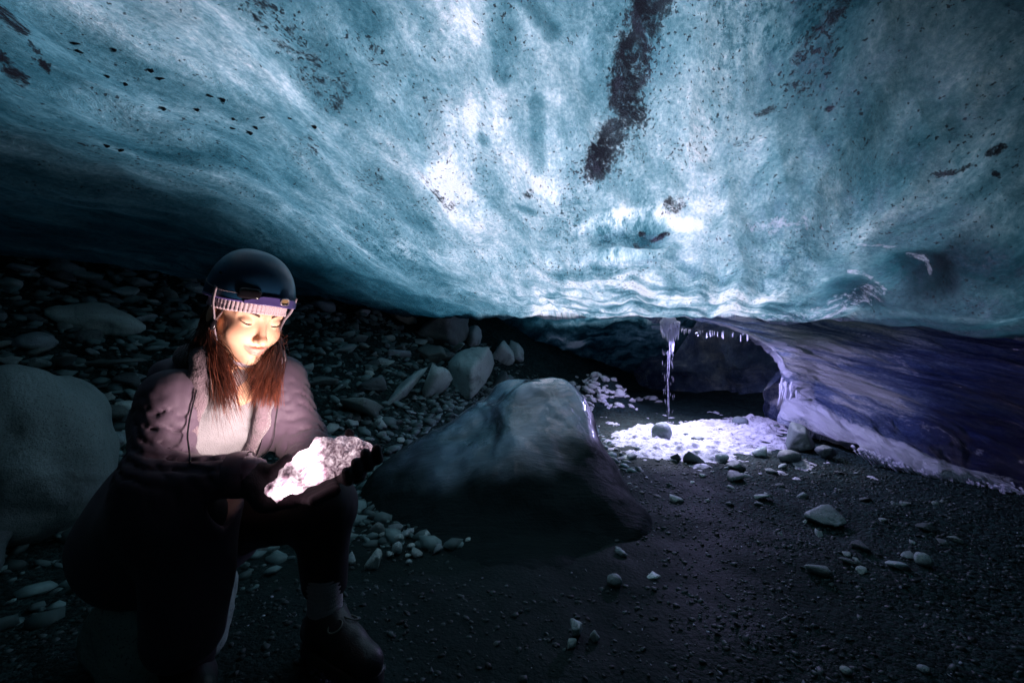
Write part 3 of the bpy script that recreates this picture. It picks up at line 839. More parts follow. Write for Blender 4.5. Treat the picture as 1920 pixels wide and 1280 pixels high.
# ---- finer gravel nobody could count
def gravel(name, n, boxes, smin_, smax_, seed, mat, lift=.1, sub=1, zf=.6):
    r = np.random.default_rng(seed)
    pts = []
    for x0, y0, x1, y1, wgt in boxes:
        m = int(n * wgt)
        pts.append(np.stack([r.uniform(x0, x1, m), r.uniform(y0, y1, m)], 1))
    pts = np.concatenate(pts); m = len(pts)
    z = ground_z(pts[:, 0], pts[:, 1])
    s = smin_ + (smax_ - smin_) * r.random(m) ** 3
    protos = np.array([rock_vf(700 + k, 'angular', sub)[0] for k in range(8)]); F = ICO[sub][1]
    V = protos[r.integers(0, 8, m)]
    a = r.uniform(0, 6.28, m); ca, sa = np.cos(a), np.sin(a)
    S = np.stack([s * r.uniform(.6, 1.3, m), s * r.uniform(.6, 1.3, m), s * zf * r.uniform(.5, 1.2, m)], 1)
    V = V * S[:, None]
    X = V[..., 0] * ca[:, None] - V[..., 1] * sa[:, None]; Yv = V[..., 0] * sa[:, None] + V[..., 1] * ca[:, None]
    V = np.stack([X + pts[:, :1], Yv + pts[:, 1:], V[..., 2] + X * r.normal(0, .3, (m, 1)) + (z + s * lift)[:, None]], -1)
    k = V.shape[1]
    me = mesh_np(name, V.reshape(-1, 3), (F[None] + (np.arange(m) * k)[:, None, None]).reshape(-1, 3), sub > 1)
    attr_f(me, 'tone', np.repeat(r.random(m), k))
    return link(name, me, mat)
def gravel_material(k):
    b = NB('gravel stones'); t = b.attr('tone')
    n = b.noise(b.obj(), 60, 4, .6)
    c = b.mix(t, tuple(x * k for x in (.022, .038, .037)), tuple(x * k for x in (.115, .18, .175)))
    c = b.mix(b.math('MULTIPLY', n, .5), c, (.03, .03, .03))
    return b.done(b.bsdf(c, .55, Specular_IOR_Level=.15))
M_GRAV = gravel_material(.6); M_SCREE = gravel_material(2.1)
o = gravel('scree_gravel', 9000, [(-4.5, 2.0, -.2, 5.5, .7), (-2.6, 1.4, -.9, 3.2, .07), (-.9, 3.2, .9, 6.5, .15)], .012, .062, 31, M_SCREE)
tag(o, 'loose fine grey scree covering the left bank', 'scree', kind='stuff')
o = gravel('floor_gravel', 17000, [(.6, 1.0, 3.0, 3.4, .55), (-1.6, .75, 1.0, 1.7, .2), (.3, 2.6, 2.4, 4.6, .15), (-1.6, 1.3, -.2, 3.0, .10)], .0022, .013, 32, M_GRAV, .0)
tag(o, 'fine dark gravel strewn over the cave floor', 'gravel', kind='stuff')

o = gravel('glint_specks', 420, [(.5, 1.0, 2.6, 3.6, .5), (-1.2, .8, 1.0, 2.2, .3), (-1.0, 2.0, .4, 3.4, .2)], .0018, .0055, 33, M_FROST, .6)  # pale specks standing in for glints off the wet floor
tag(o, 'tiny pale specks added as glints on the dark floor', 'glint specks', kind='stuff')
# ---- stones stuck in the ice ceiling
me_p = mesh_np('pebble', *rock_vf(77, 'sub', 2)); me_p.materials.append(mat_simple('wet black stone', (.03, .032, .035), .15))
for i, (px, py, w) in enumerate([(140, 75, 12), (147, 92, 12), (215, 100, 10), (202, 140, 9), (280, 137, 10), (233, 160, 10), (305, 153, 12), (395, 188, 11), (422, 198, 13), (304, 214, 12), (370, 216, 10), (440, 235, 8), (490, 237, 9), (436, 255, 9), (478, 252, 10), (470, 262, 12), (590, 240, 10), (202, 277, 11), (226, 286, 12), (545, 233, 8)]):
    p = on_ceiling(px, py); s = w * .5 * p[1] / FPX
    o = bpy.data.objects.new('pebble', me_p); COL.objects.link(o)
    o.location = p; o.scale = (s * 1.15, s, s * .7); o.rotation_euler = (0, 0, i)
    tag(o, 'small wet dark pebble frozen into the ceiling ice at upper left', 'pebble', 'pebbles frozen in the ceiling')

# ================================================================= icicles, trickle, fringe
def cone_vf(tip_dir, base, length, r, sides=7, bend=None, seg=6):
    t = np.linspace(0, 1, seg)
    path = np.asarray(base) + t[:, None] * np.asarray(tip_dir) * length
    if bend is not None: path = path + (t ** 2)[:, None] * bend
    rad = r * (1 - t) ** .75 * (1 + .18 * np.sin(t * 19 + base[0] * 50)) + .0008
    return tube(path, rad, sides)
r = np.random.default_rng(41)
top = P(1254, 604, 4.66)
parts = []
V, F = ICO[4]
tops = V * np.array([.085, .07, .075]) * (1 + .25 * fbm(V * 3, 3))[:, None] + top + [0, 0, -.01]
for k in range(85):
    a = r.uniform(0, 6.28); q = r.random() ** .6
    b0 = top + np.array([math.cos(a) * .10 * q + .015, math.sin(a) * .07 * q, .03 - .03 * q])
    L = r.uniform(.10, .30) * (1 - .45 * q) + (.12 if q < .35 else 0)
    parts.append(cone_vf((0, 0, -1), b0, L, r.uniform(.007, .016)))
V2, F2 = join_vf(parts)
root = empty('icicle_cluster', tuple(top))
tag(root, 'white cluster of icicles hanging from the ceiling edge above the snow', 'icicles')
link('frost_clump', mesh_np('frost_clump', tops - top, F), M_FROST, root)
tag(link('icicle_mass', mesh_np('icicle_mass', V2 - top, F2), M_FROST, root), kind='stuff')
parts = []
def water_material():
    b = NB('falling water')
    g = b.bsdf((.85, .87, 1.0), .08, Transmission_Weight=.6, IOR=1.33)
    return b.done(g)
M_WATER = water_material()
for k in range(16):
    x = r.normal(0, .035); y = r.normal(0, .03)
    z0 = top[2] - r.uniform(.15, .3); z1 = z0
    while z1 > .18:
        L = r.uniform(.012, .06) if k > 1 else r.uniform(.25, .5)
        path = np.array([[top[0] + x + .006 * math.sin(9 * (z1 - t * L) + k), top[1] + y, z1 - t * L] for t in np.linspace(0, 1, 6)])
        parts.append(tube(path, np.array([.0005, .0025, .0035, .0038, .0035, .0006]) * (.5 if k < 2 else .26), 6))
        z1 -= L + (r.uniform(.03, .22) if k > 1 else r.uniform(0.0, .01))
V, F = join_vf(parts)
tag(link('water_trickle', mesh_np('water_trickle', V, F), M_WATER), 'thin broken trickle of meltwater falling from the icicle cluster to the snow', 'water')

def fringe(name, pts, n, Ls, rs, label, spread=.02, dirv=(0, 0, -1), seed=5):
    r = np.random.default_rng(seed); parts = []
    pts = catmull(np.array(pts), 200)
    for k in range(n):
        b0 = pts[r.integers(200)] + r.normal(0, spread, 3) * [1, 1, .6]
        parts.append(cone_vf(np.array(dirv) + r.normal(0, .08, 3), b0, r.uniform(*Ls), r.uniform(*rs), 6, seg=5))
    V, F = join_vf(parts)
    return tag(link(name, mesh_np(name, V, F), M_FROST), label, 'icicles', kind='stuff')
pts = catmull(np.array([P(1278, 618, 4.62), P(1330, 621, 4.5), P(1405, 627, 4.4)]), 60)
for k in range(26):
    b0 = pts[r.integers(60)] + r.normal(0, .006, 3)
    V, F = cone_vf((0, 0, -1), (0, 0, 0), r.uniform(.015, .075), r.uniform(.003, .007), 6, seg=5)
    tag(link('icicle', mesh_np('icicle', V, F), M_FROST, loc=tuple(b0)), 'short icicle in the row along the ceiling edge right of the cluster', 'icicle', 'short icicles along the ceiling edge')
fringe('frost_fan', [P(1478, 715, 4.5), P(1488, 745, 4.42), P(1500, 770, 4.36), P(1530, 778, 4.2), P(1560, 785, 4.0)], 260, (.05, .19), (.005, .013), 'shaggy white frosty fan at the left foot of the ice wall', .035, (-.25, -.1, -1), seed=7)
fringe('frost_fringe', [P(1600, 838, 3.42), P(1680, 868, 3.2), P(1760, 888, 3.0), P(1850, 910, 2.82), P(1930, 926, 2.68)], 420, (.03, .13), (.003, .008), 'long fringe of fine icicles under the frosted foot of the right wall', .02, (.55, -.1, -.6), seed=8)
# ================================================================= the seated woman
def skin_material():
    b = NB('skin')
    lip = b.attr('lip'); br = b.attr('blush')
    n = b.noise(b.obj(), 160, 3, .6)
    c = b.mix(b.math('MULTIPLY', n, .25), (.74, .45, .29), (.60, .33, .20))
    c = b.mix(br, c, (.70, .31, .19))
    c = b.mix(lip, c, (.56, .25, .20))
    return b.done(b.bsdf(c, b.math('MULTIPLY_ADD', lip, -.12, .58), Normal=b.bump(n, .06, .002), Subsurface_Weight=.12, Subsurface_Scale=.006, Subsurface_Radius=(1, .35, .2), Specular_IOR_Level=.4))
def fabric(name, col, rough=.85, scale=900, var=.2, bump=.25, sheen=.0, fold=0):
    b = NB(name); o = b.obj()
    n = b.noise(o, scale, 2, .5); m = b.noise(o, 14, 5, .6)
    c = b.mix(m, tuple(x * (1 - var) for x in col), tuple(x * (1 + var) for x in col))
    h = b.math('MULTIPLY_ADD', n, .35, b.math('MULTIPLY', m, fold))
    return b.done(b.bsdf(c, rough, Normal=b.bump(h, bump, .004 + .02 * fold), Sheen_Weight=sheen, Specular_IOR_Level=.3))
M_SKIN = skin_material()
M_COAT = fabric('mauve softshell', (.068, .048, .072), .62, 700, .12, .25, .1, .5)
M_FLEECE = fabric('curly fleece', (.125, .092, .110), .95, 260, .5, 1.0, .3, .6)
M_SWEAT = fabric('grey fleece top', (.25, .25, .265), .95, 420, .3, .6, .2, .8)
M_TROU = fabric('black trousers', (.018, .016, .02), .7, 700, .2, .2, 0, .6)
M_GLOVE = fabric('black knit gloves', (.030, .022, .028), .8, 500, .3, .5, .1, .3)
M_SOCK = fabric('grey wool sock', (.36, .33, .34), .95, 500, .2, .6, 0, .3)
M_BOOT = fabric('black boot leather', (.022, .022, .024), .42, 300, .3, .3, 0, .3)
M_LACE = fabric('boot lace', (.13, .14, .12), .7)
M_KNIT = fabric('ribbed pink grey knit', (.56, .44, .47), .95, 520, .22, .8, .2, .3)
M_STRAP = fabric('patterned webbing', (.30, .25, .28), .7, 900, .6, .5)
M_BROW = fabric('brow hair', (.055, .028, .02), .7)
M_TRIM = NB('purple rim').__class__ and mat_simple('purple rim trim', (.10, .075, .26), .4, 60, .15, .1)
M_CHROME = mat_simple('pale buckle', (.62, .52, .52), .25, 90, .1, .1, Metallic=.6)
M_TAN = mat_simple('tan inlay', (.40, .27, .13), .5)
M_HOUS = mat_simple('black lamp clip', (.012, .011, .014), .18)
def helmet_material():
    b = NB('navy helmet shell'); o = b.obj()
    n = b.noise(o, 260, 2, .5); drops = b.ramp(b.voro(o, 170), .12, .30, 1, 0)
    wet = b.ramp(b.noise(o, 14, 3, .6), .52, .66)
    h = b.math('MULTIPLY', drops, wet)
    return b.done(b.bsdf((.010, .045, .095), .30, Normal=b.bump(h, .35, .003), Specular_IOR_Level=.3))
M_HELM = helmet_material()
def hair_material():
    b = NB('auburn hair'); t = b.attr('tone')
    c = b.mix(t, (.028, .009, .007), (.17, .045, .022))
    return b.done(b.bsdf(c, .38, Specular_IOR_Level=.6, Anisotropic=.4))
M_HAIR = hair_material()

BASE = np.array([-.93, 1.25, float(ground_z(-.93, 1.25))])
person = empty('person', tuple(BASE))
tag(person, 'woman in dark parka and navy helmet sitting on a rock, smiling down at glowing ice', 'person')
def part(name, V, F, mat, parent=None, smooth_shade=True, offs=None):
    me = mesh_np(name, np.asarray(V) - BASE, F, smooth_shade)
    return link(name, me, mat, parent or person)

lft = np.array([.69, .72, 0.]); fwd = np.array([.72, -.69, 0.])
PEL = np.array([-.92, 1.28, .37]); WAI = np.array([-.872, 1.25, .52]); CHE = np.array([-.795, 1.205, .69]); NCK = np.array([-.735, 1.185, .835])
SHR, SHL = P(318, 744, 1.06), P(528, 712, 1.28)
ELR, WRR = P(284, 908, .96), P(462, 888, .985)
ELL, WRL = P(566, 828, 1.24), P(596, 893, 1.09)
HIR, HIL = PEL - lft * .09, PEL + lft * .09
KNR, KNL = P(352, 962, 1.0), P(606, 946, 1.17)
ANR, ANL = P(352, 1275, 1.08), P(610, 1160, 1.22)

# ---- head
Hf = np.array([.80, -.60, 0.]); Hf /= np.linalg.norm(Hf)
pitch, roll = math.radians(21), math.radians(4)
f0 = np.array([Hf[0] * math.cos(pitch), Hf[1] * math.cos(pitch), -math.sin(pitch)])
l0 = np.array([-Hf[1], Hf[0], 0.])
u0 = np.cross(l0, -f0) ; u0 = np.cross(f0, -l0) if u0[2] < 0 else u0
u0 = np.cross(l0, f0) * -1
if u0[2] < 0: u0 = -u0
l1 = l0 * math.cos(roll) - u0 * math.sin(roll); u1 = u0 * math.cos(roll) + l0 * math.sin(roll)
RH = np.stack([l1, f0, u1], 1)                      # columns: her left, forward, up
HS = 1.0
HC = P(494, 606, 1.10) - RH @ np.array([0, .088, .0])
def H(p): return np.asarray(p, float) @ RH.T * HS + HC

def head_sdf(p):
    x = np.abs(p[..., 0]); q = np.stack([x, p[..., 1], p[..., 2]], -1)
    d = s_ell(p, (0, -.012, .040), (.074, .092, .085))
    d = smin(d, s_ell(p, (0, .022, -.030), (.057, .066, .079)), .03)
    d = smin(d, s_ell(p, (0, .048, -.074), (.031, .034, .040)), .03)
    d = smin(d, s_sph(p, (0, .070, -.098), .0155), .022)
    d = smin(d, s_sph(q, (.036, .053, -.036), .0255), .022)
    d = smin(d, s_cap(q, (.010, .079, .019), (.046, .062, .016), .012, .009), .014)
    d = smax(d, -s_sph(q, (.032, .099, -.001), .0165), .012)
    d = smin(d, s_sph(q, (.0315, .0685, -.001), .0158), .004)
    d = smin(d, s_cap(p, (0, .082, .006), (0, .1035, -.038), .0070, .0088), .012)
    d = smin(d, s_sph(p, (0, .1050, -.0415), .0105), .007)
    d = smin(d, s_sph(q, (.0098, .0945, -.0445), .0066), .007)
    d = smax(d, -s_ell(q, (.0068, .1005, -.0525), (.0036, .0062, .0042)), .003)
    # smile: corners back and up
    up = s_chain(q, [(0, .0935, -.0672), (.006, .0935, -.0655), (.016, .0885, -.0658), (.0290, .0760, -.0590)], [.0032, .0036, .0030, .0016])
    lo = s_chain(q, [(0, .0915, -.0765), (.010, .0895, -.0755), (.019, .0835, -.0695), (.0290, .0760, -.0600)], [.0052, .0048, .0032, .0016])
    d = smin(d, up, .006); d = smin(d, lo, .006)
    gro = s_chain(q, [(0, .0985, -.0715), (.012, .0955, -.0708), (.023, .0860, -.0650), (.032, .076, -.0585)], [.0016, .0016, .0014, .001])
    d = smax(d, -gro, .0025)
    d = smin(d, s_ell(q, (.076, -.004, -.022), (.010, .020, .031)), .008)
    d = smin(d, s_cap(p, (0, -.022, -.06), (0, -.06, -.19), .050, .054), .035)
    return d
V, F = surface_nets(head_sdf, (-.1, -.13, -.19), (.1, .13, .14), .0021)
q = np.stack([np.abs(V[:, 0]), V[:, 1], V[:, 2]], -1)
lipd = np.minimum(s_chain(q, [(0, .0935, -.0672), (.006, .0935, -.0655), (.016, .0885, -.0658), (.0290, .0760, -.0590)], [.0032, .0036, .0030, .0016]),
                  s_chain(q, [(0, .0915, -.0765), (.010, .0895, -.0755), (.019, .0835, -.0695), (.0290, .0760, -.0600)], [.0052, .0048, .0032, .0016]))
lipm = smooth(.0030, .0, lipd) * smooth(.066, .08, V[:, 1])
blush = .7 * smooth(.032, .008, np.linalg.norm(q - [.038, .066, -.036], axis=1)) + .5 * smooth(.02, .005, np.linalg.norm(q - [0, .11, -.042], axis=1))
Vh, Fh = H(V), F
# body under the clothes, joined to the same skin mesh
def body_sdf(p):
    d = s_chain(p, [PEL, WAI, CHE, NCK], [.11, .095, .10, .055], .04)
    d = smin(d, s_cap(p, SHR, SHL, .045), .05)
    d = smin(d, s_cap(p, NCK, H((0, -.05, -.12)), .048, .046), .03)
    for ch, rd in (([SHR, ELR, WRR], [.042, .035, .024]), ([SHL, ELL, WRL], [.042, .035, .024]), ([HIR, KNR, ANR], [.07, .048, .035]), ([HIL, KNL, ANL], [.07, .048, .035])):
        d = smin(d, s_chain(p, ch, rd, .02), .03)
    return d
Vb, Fb = surface_nets(body_sdf, (-1.15, .8, .05), (-.35, 1.5, .98), .013)
V, F = join_vf([(Vh, Fh), (Vb, Fb)])
o = part('body', V, F, M_SKIN)
attr_f(o.data, 'lip', np.concatenate([lipm, np.zeros(len(Vb))])); attr_f(o.data, 'blush', np.concatenate([blush, np.zeros(len(Vb))]))
body_obj = o

# ---- lashes and brows (sub-parts of the body's face)
for s in (1, -1):
    t = np.linspace(0, 1, 14)
    ex = .0315 + (t - .5) * .031
    ez = -.0065 - .0035 * np.sin(t * math.pi) + .0035 * t
    ey = .0685 + np.sqrt(np.maximum(.0162 ** 2 - (ex - .0315) ** 2 - (ez + .001) ** 2, 1e-6)) + .0004
    ey = np.maximum(ey, .070)
    V, F = tube(H(np.stack([s * ex, ey, ez], -1)), .0016 * np.sin(t * math.pi * .92 + .15) + .0004, 6)
    part('eyelashes', V, F, M_BROW, body_obj)
    t = np.linspace(0, 1, 14)
    bx_ = .013 + t * .036; bz_ = .0165 + .0065 * np.sin(t * 2.3) - .003 * t
    by_ = .0895 - .010 * t - .011 * t ** 2
    V, F = tube(H(np.stack([s * bx_, by_, bz_], -1)), .0030 * (1 - t) ** .6 + .0006, 6)
    part('eyebrow', V, F, M_BROW, body_obj)

# ---- beanie (local grid: angle x height)
A = np.linspace(0, 2 * math.pi, 360, endpoint=False); T = np.linspace(0, 1, 26)
AA, TT = np.meshgrid(A, T, indexing='ij')
front = np.cos(AA)                                   # +1 at the forehead
z0 = .0215 + .016 * (front - 1) * 1.1 - .006 * (1 - front ** 2); z1 = .080
ZZ = z0 + (z1 - z0) * TT
rib = .0034 * np.abs(np.sin(AA * 30)) ** .7 + .0004 * np.sin(TT * 60)
cuff = .006 * np.sqrt(np.clip(1 - (2 * np.clip(TT * 5, 0, 1) - 1) ** 2, 0, 1)) * (TT < .1) + .004 * (TT >= .1)
rx, ry = .0765 + rib + cuff * .8, .0965 + rib + cuff * .8
inn = (TT < .02) * -.008
V = np.stack([(rx + inn) * np.sin(AA), (ry + inn) * np.cos(AA) - .008, ZZ], -1)
part('beanie', H(V.reshape(-1, 3)), grid_faces(360, 26)[:, ::-1] if False else np.concatenate([grid_faces(360, 26), np.stack([359 * 26 + np.arange(25), 359 * 26 + np.arange(1, 26), np.arange(1, 26), np.arange(25)], -1)]), M_KNIT)

# ---- helmet
n_a, n_t = 120, 34
A = np.linspace(0, 2 * math.pi, n_a, endpoint=False); T = np.linspace(0, 1, n_t)
AA, TT = np.meshgrid(A, T, indexing='ij')
def rimz(a): return .056 - .044 * (.5 - .5 * np.cos(a)) ** .8 + .006 * np.exp(-((np.abs(a) - 2.0) / .5) ** 2)
rz = rimz(AA); top_z = .152
ph = TT * math.pi / 2
V = np.stack([.0935 * np.cos(ph) ** .82 * np.sin(AA), .1150 * np.cos(ph) ** .82 * np.cos(AA) - .008, rz + (top_z - rz) * np.sin(ph)], -1)
wrap = np.stack([(n_a - 1) * n_t + np.arange(n_t - 1), (n_a - 1) * n_t + np.arange(1, n_t), np.arange(1, n_t), np.arange(n_t - 1)], -1)
gf = np.concatenate([grid_faces(n_a, n_t), wrap])
helm = part('helmet', H(V.reshape(-1, 3)), gf, M_HELM)
so_ = helm.modifiers.new('thickness', 'SOLIDIFY'); so_.thickness = .006; so_.offset = 0
a = np.linspace(0, 2 * math.pi, 121)
ring = np.stack([.0948 * np.sin(a), .1163 * np.cos(a) - .008, rimz(a) - .001], -1)
V, F = tube(H(ring), .0030, 8); part('rim_trim', V, F, M_TRIM, helm)
# front plate with brim
a = np.linspace(-.62, 1.0, 50); tt = np.linspace(0, 1, 12)
Aa, Tt = np.meshgrid(a, tt, indexing='ij')
env = smooth(.81, .40, np.abs(Aa - .19))
zz = rimz(Aa) - .004 + Tt * (.007 + .014 * env)
rr = 1.0 + .045 * env * (1 - Tt) ** 1.5 + .03
V = np.stack([.0935 * rr * np.sin(Aa), .1150 * rr * np.cos(Aa) - .008, zz], -1)
o = part('front_plate', H(V.reshape(-1, 3)), grid_faces(50, 12), M_TRIM, helm)
m_ = o.modifiers.new('t', 'SOLIDIFY'); m_.thickness = .004
def on_helm(a, z, lift=0.0):
    rz = rimz(a); s = np.clip((z - rz) / (top_z - rz), 0, 1); c = np.sqrt(1 - s * s) ** .82
    return np.stack([(.0935 * c + lift) * np.sin(a), (.1150 * c + lift) * np.cos(a) - .008, z + 0 * a], -1)
th = np.linspace(0, 2 * math.pi, 33)
sgn = np.sign
ovx = .105 * sgn(np.cos(th)) * np.abs(np.cos(th)) ** .6; ovz = .0075 * sgn(np.sin(th)) * np.abs(np.sin(th)) ** .6
A0 = .22
V, F = tube(H(on_helm(A0 + ovx, rimz(A0) + .0115 + ovz, .0135)), .0017, 7); part('buckle', V, F, M_CHROME, helm)
k = np.linspace(0, 1, 8)
gx_ = np.stack([on_helm(A0 + ovx * s * .86, rimz(A0) + .0115 + ovz * s * .86, .0120) for s in k], 0)
part('inlay', H(gx_.reshape(-1, 3)), grid_faces(8, 33), M_TAN, helm)
# emblem: two nested lozenges on the shell front
for s_, w_ in ((1.0, .0013), (.45, .0013)):
    dx = np.array([0, .075, 0, -.075, 0]) * s_; dz = np.array([.017, 0, -.017, 0, .017]) * s_
    t = np.linspace(0, 4, 49); V, F = tube(H(on_helm(.18 + np.interp(t, range(5), dx), .108 + np.interp(t, range(5), dz), .0016)), w_, 5)
    part('emblem', V, F, mat_simple('pale blue emblem', (.16, .33, .42), .4), helm)
# black lamp clip, thin strap line, side vents
def patch_on_helm(a0, a1, z0, z1, lift, name, mat, n=14):
    aa = np.linspace(a0, a1, n); t = np.linspace(0, 1, 8)
    g = []
    for u in aa:
        e = math.sqrt(max(0, 1 - (2 * (u - a0) / (a1 - a0) - 1) ** 6))
        zm, hh = (z0(u) + z1(u)) / 2, (z1(u) - z0(u)) / 2
        zz = zm + (2 * t - 1) * hh * (.25 + .75 * e)
        g.append(on_helm(u + 0 * t, zz, 0) * 1.0 + (on_helm(u + 0 * t, zz, 1.0) - on_helm(u + 0 * t, zz, 0)) * (lift * np.sqrt(np.clip(1 - (2 * t - 1) ** 4, .0, 1)) * (.3 + .7 * e))[:, None])
    g = np.array(g)
    return part(name, H(g.reshape(-1, 3)), grid_faces(n, 8), mat, helm)
patch_on_helm(-.80, -.28, lambda u: rimz(u) + .004, lambda u: rimz(u) + .032, .010, 'lamp_clip', M_HOUS)
for a_, z_ in ((-1.45, .112), (-1.35, .090), (-2.1, .108)):
    patch_on_helm(a_ - .13, a_ + .13, lambda u: z_ - .006, lambda u: z_ + .006, .003, 'vent', mat_simple('vent', (.002, .002, .003), .9))
aa = np.linspace(-2.2, -.75, 40)
V, F = tube(H(on_helm(aa, rimz(aa) + .016 + .012 * (np.clip(-aa - 1.2, 0, 1)), .0022)), .0014, 5); part('headlamp_strap', V, F, M_STRAP, helm)

# ---- chin strap
def ribbon(pts, w, nrm, n=40):
    c = catmull(np.array(pts), n); T = np.gradient(c, axis=0); T /= np.linalg.norm(T, axis=1)[:, None]
    b_ = np.cross(T, nrm); b_ /= np.linalg.norm(b_, axis=1)[:, None]
    V = np.stack([c - b_ * w / 2, c + b_ * w / 2], 1)
    return V.reshape(-1, 3), grid_faces(n, 2)
for s in (-1, 1):
    pts = [(s * .097, .030, .060), (s * .0945, .026, .024), (s * .084, .020, -.010), (s * .0745, .024, -.055), (s * .060, .040, -.092), (s * .030, .058, -.116), (0, .066, -.121)]
    V, F = ribbon(H(np.array(pts)), .0125, l1 * s)
    o = part('chin_strap', V, F, M_STRAP); m_ = o.modifiers.new('t', 'SOLIDIFY'); m_.thickness = .0022
V = ICO[3][0] * np.array([.007, .010, .016]) + np.array([-.0800, .022, -.035])
part('strap_slider', H(V), ICO[3][1], M_HOUS)

# ---- hair: strands from under the beanie, falling on the chest
r = np.random.default_rng(51)
hv, hf, ht = [], [], []; cnt = 0
def add_strand(pts, rad, tone, n=16):
    global cnt
    c = catmull(np.array(pts), n); t = np.linspace(0, 1, n)
    wob = np.cumsum(r.normal(0, .0012, (n, 3)), 0) * t[:, None]
    V, F = tube(c + wob, rad * (1 - t ** 3 * .8), 4)
    hv.append(V); hf.append(F + cnt); cnt += len(V); ht.append(np.full(len(V), tone))
for k in range(2300):
    s = -1 if r.random() < .60 else 1
    if s < 0:          # her right side, left in the picture
        a_ = r.uniform(-2.5, -1.15)
        e = P(r.uniform(352, 446), r.uniform(690, 768), 1.075) + np.array([0, r.normal(0, .018), 0])
        w = np.clip((-a_ - 1.15) / 1.35, 0, 1)
        e = P(448 - 92 * w + r.normal(0, 13), 748 - 50 * w ** 2 + r.normal(0, 22), 1.06 + .05 * w + r.normal(0, .012))
    else:
        a_ = r.uniform(1.15, 2.5)
        w = np.clip((a_ - 1.15) / 1.35, 0, 1)
        e = P(455 + 66 * r.random() ** .8 + 6 * w, 764 - 75 * r.random() ** 1.5, 1.085 + .05 * w + r.normal(0, .012))
    rt = np.array([.074 * math.sin(a_), .090 * math.cos(a_) - .006, .006 + r.normal(0, .004)])
    side = np.array([s * (.075 + r.uniform(0, .012)), .012 * math.cos(a_) + r.uniform(-.045, .030) * .8, -.055])
    p0, p1 = H(rt), H(side)
    p2 = p1 * .52 + e * .48 + np.array([0, 0, .0]) + (fwd * .012) + r.normal(0, .006, 3)
    add_strand([p0, p1, p2, e], r.uniform(.0005, .0012), r.random() ** 1.6)
for k in range(60):    # loose flyaways
    s = -1 if r.random() < .7 else 1
    p1 = H(np.array([s * .082, r.uniform(-.03, .03), -.05])); e = (P(r.uniform(335, 400), r.uniform(640, 720), 1.09) if s < 0 else P(r.uniform(515, 540), r.uniform(620, 700), 1.13))
    add_strand([H(np.array([s * .08, 0, .01])), p1, (p1 + e) / 2 + r.normal(0, .012, 3), e], .0006, r.random())
o = part('hair', np.concatenate(hv), np.concatenate(hf), M_HAIR)
attr_f(o.data, 'tone', np.concatenate(ht))

# ---- sweater
def spine(z):
    zs = np.array([PEL[2] - .2, PEL[2], WAI[2], CHE[2], NCK[2], NCK[2] + .2]); pt = np.array([PEL, PEL, WAI, CHE, NCK, NCK + (NCK - CHE)])
    return np.stack([np.interp(z, zs, pt[:, k]) for k in range(3)], -1)
def torso(p, g):
    d = s_cap(p, PEL - lft * .07, PEL + lft * .07, .125 + g)
    d = smin(d, s_cap(p, WAI - lft * .055, WAI + lft * .055, .098 + g), .06)
    d = smin(d, s_cap(p, CHE - lft * .060, CHE + lft * .065, .093 + g), .06)
    d = smin(d, s_cap(p, CHE + fwd * .05 - lft * .06 - [0, 0, .01], CHE + fwd * .05 + lft * .06 - [0, 0, .01], .072 + g), .05)
    d = smin(d, s_cap(p, SHR + [0.01, 0, -.01], SHL + [-.01, 0, -.01], .045 + g), .07)
    return d
def sweater_sdf(p):
    d = torso(p, .0)
    d = smin(d, s_cap(p, NCK - [0, 0, .02], H((0, -.045, -.115)), .064, .056), .03)
    w = perlin(p * [9, 9, 16]) + .6 * perlin(p * [22, 22, 34])
    return d + .009 * w + .022 * np.abs(perlin(p * [6, 6, 10] + 3.3))
V, F = surface_nets(sweater_sdf, (-1.15, .95, .25), (-.5, 1.5, .98), .007)
part('sweater', V, F, M_SWEAT)

# ---- parka
def opening(p):
    """negative inside the open front"""
    z = p[..., 2]; q = p - spine(z)
    la = q @ lft; fo = q @ fwd
    w = np.interp(z, [.35, .46, .56, .72, .84, .95], [-.12, -.02, .062, .066, .060, .075])
    c0 = np.interp(z, [.3, .6, .85], [-.012, -.008, .0])
    return np.maximum(np.abs(la - c0) - w - .006 * perlin(p * 14), .02 - fo)
def arm_fold(p, a, b, amp, freq, ph):
    ba = b - a; L = np.linalg.norm(ba); ax = ba / L
    q = p - a; t = q @ ax; rad = q - t[..., None] * ax
    e1 = np.cross(ax, [0, 0, 1.]); e1 /= np.linalg.norm(e1); e2 = np.cross(ax, e1)
    an = np.arctan2(rad @ e2, rad @ e1)
    n = perlin(np.stack([np.cos(an) * 1.6, np.sin(an) * 1.6, t * 9], -1) + ph)
    w = np.sin((t * freq + .55 * np.sin(an + ph) + .45 * n) * 2 * math.pi)
    return -amp * (1 - np.abs(w)) ** 3.5 * smooth(-.05, .05, t) * smooth(L + .07, L - .02, t) * (.55 + .6 * np.abs(perlin(np.stack([np.cos(an), np.sin(an), t * 4], -1) + ph + 7)) * 2)
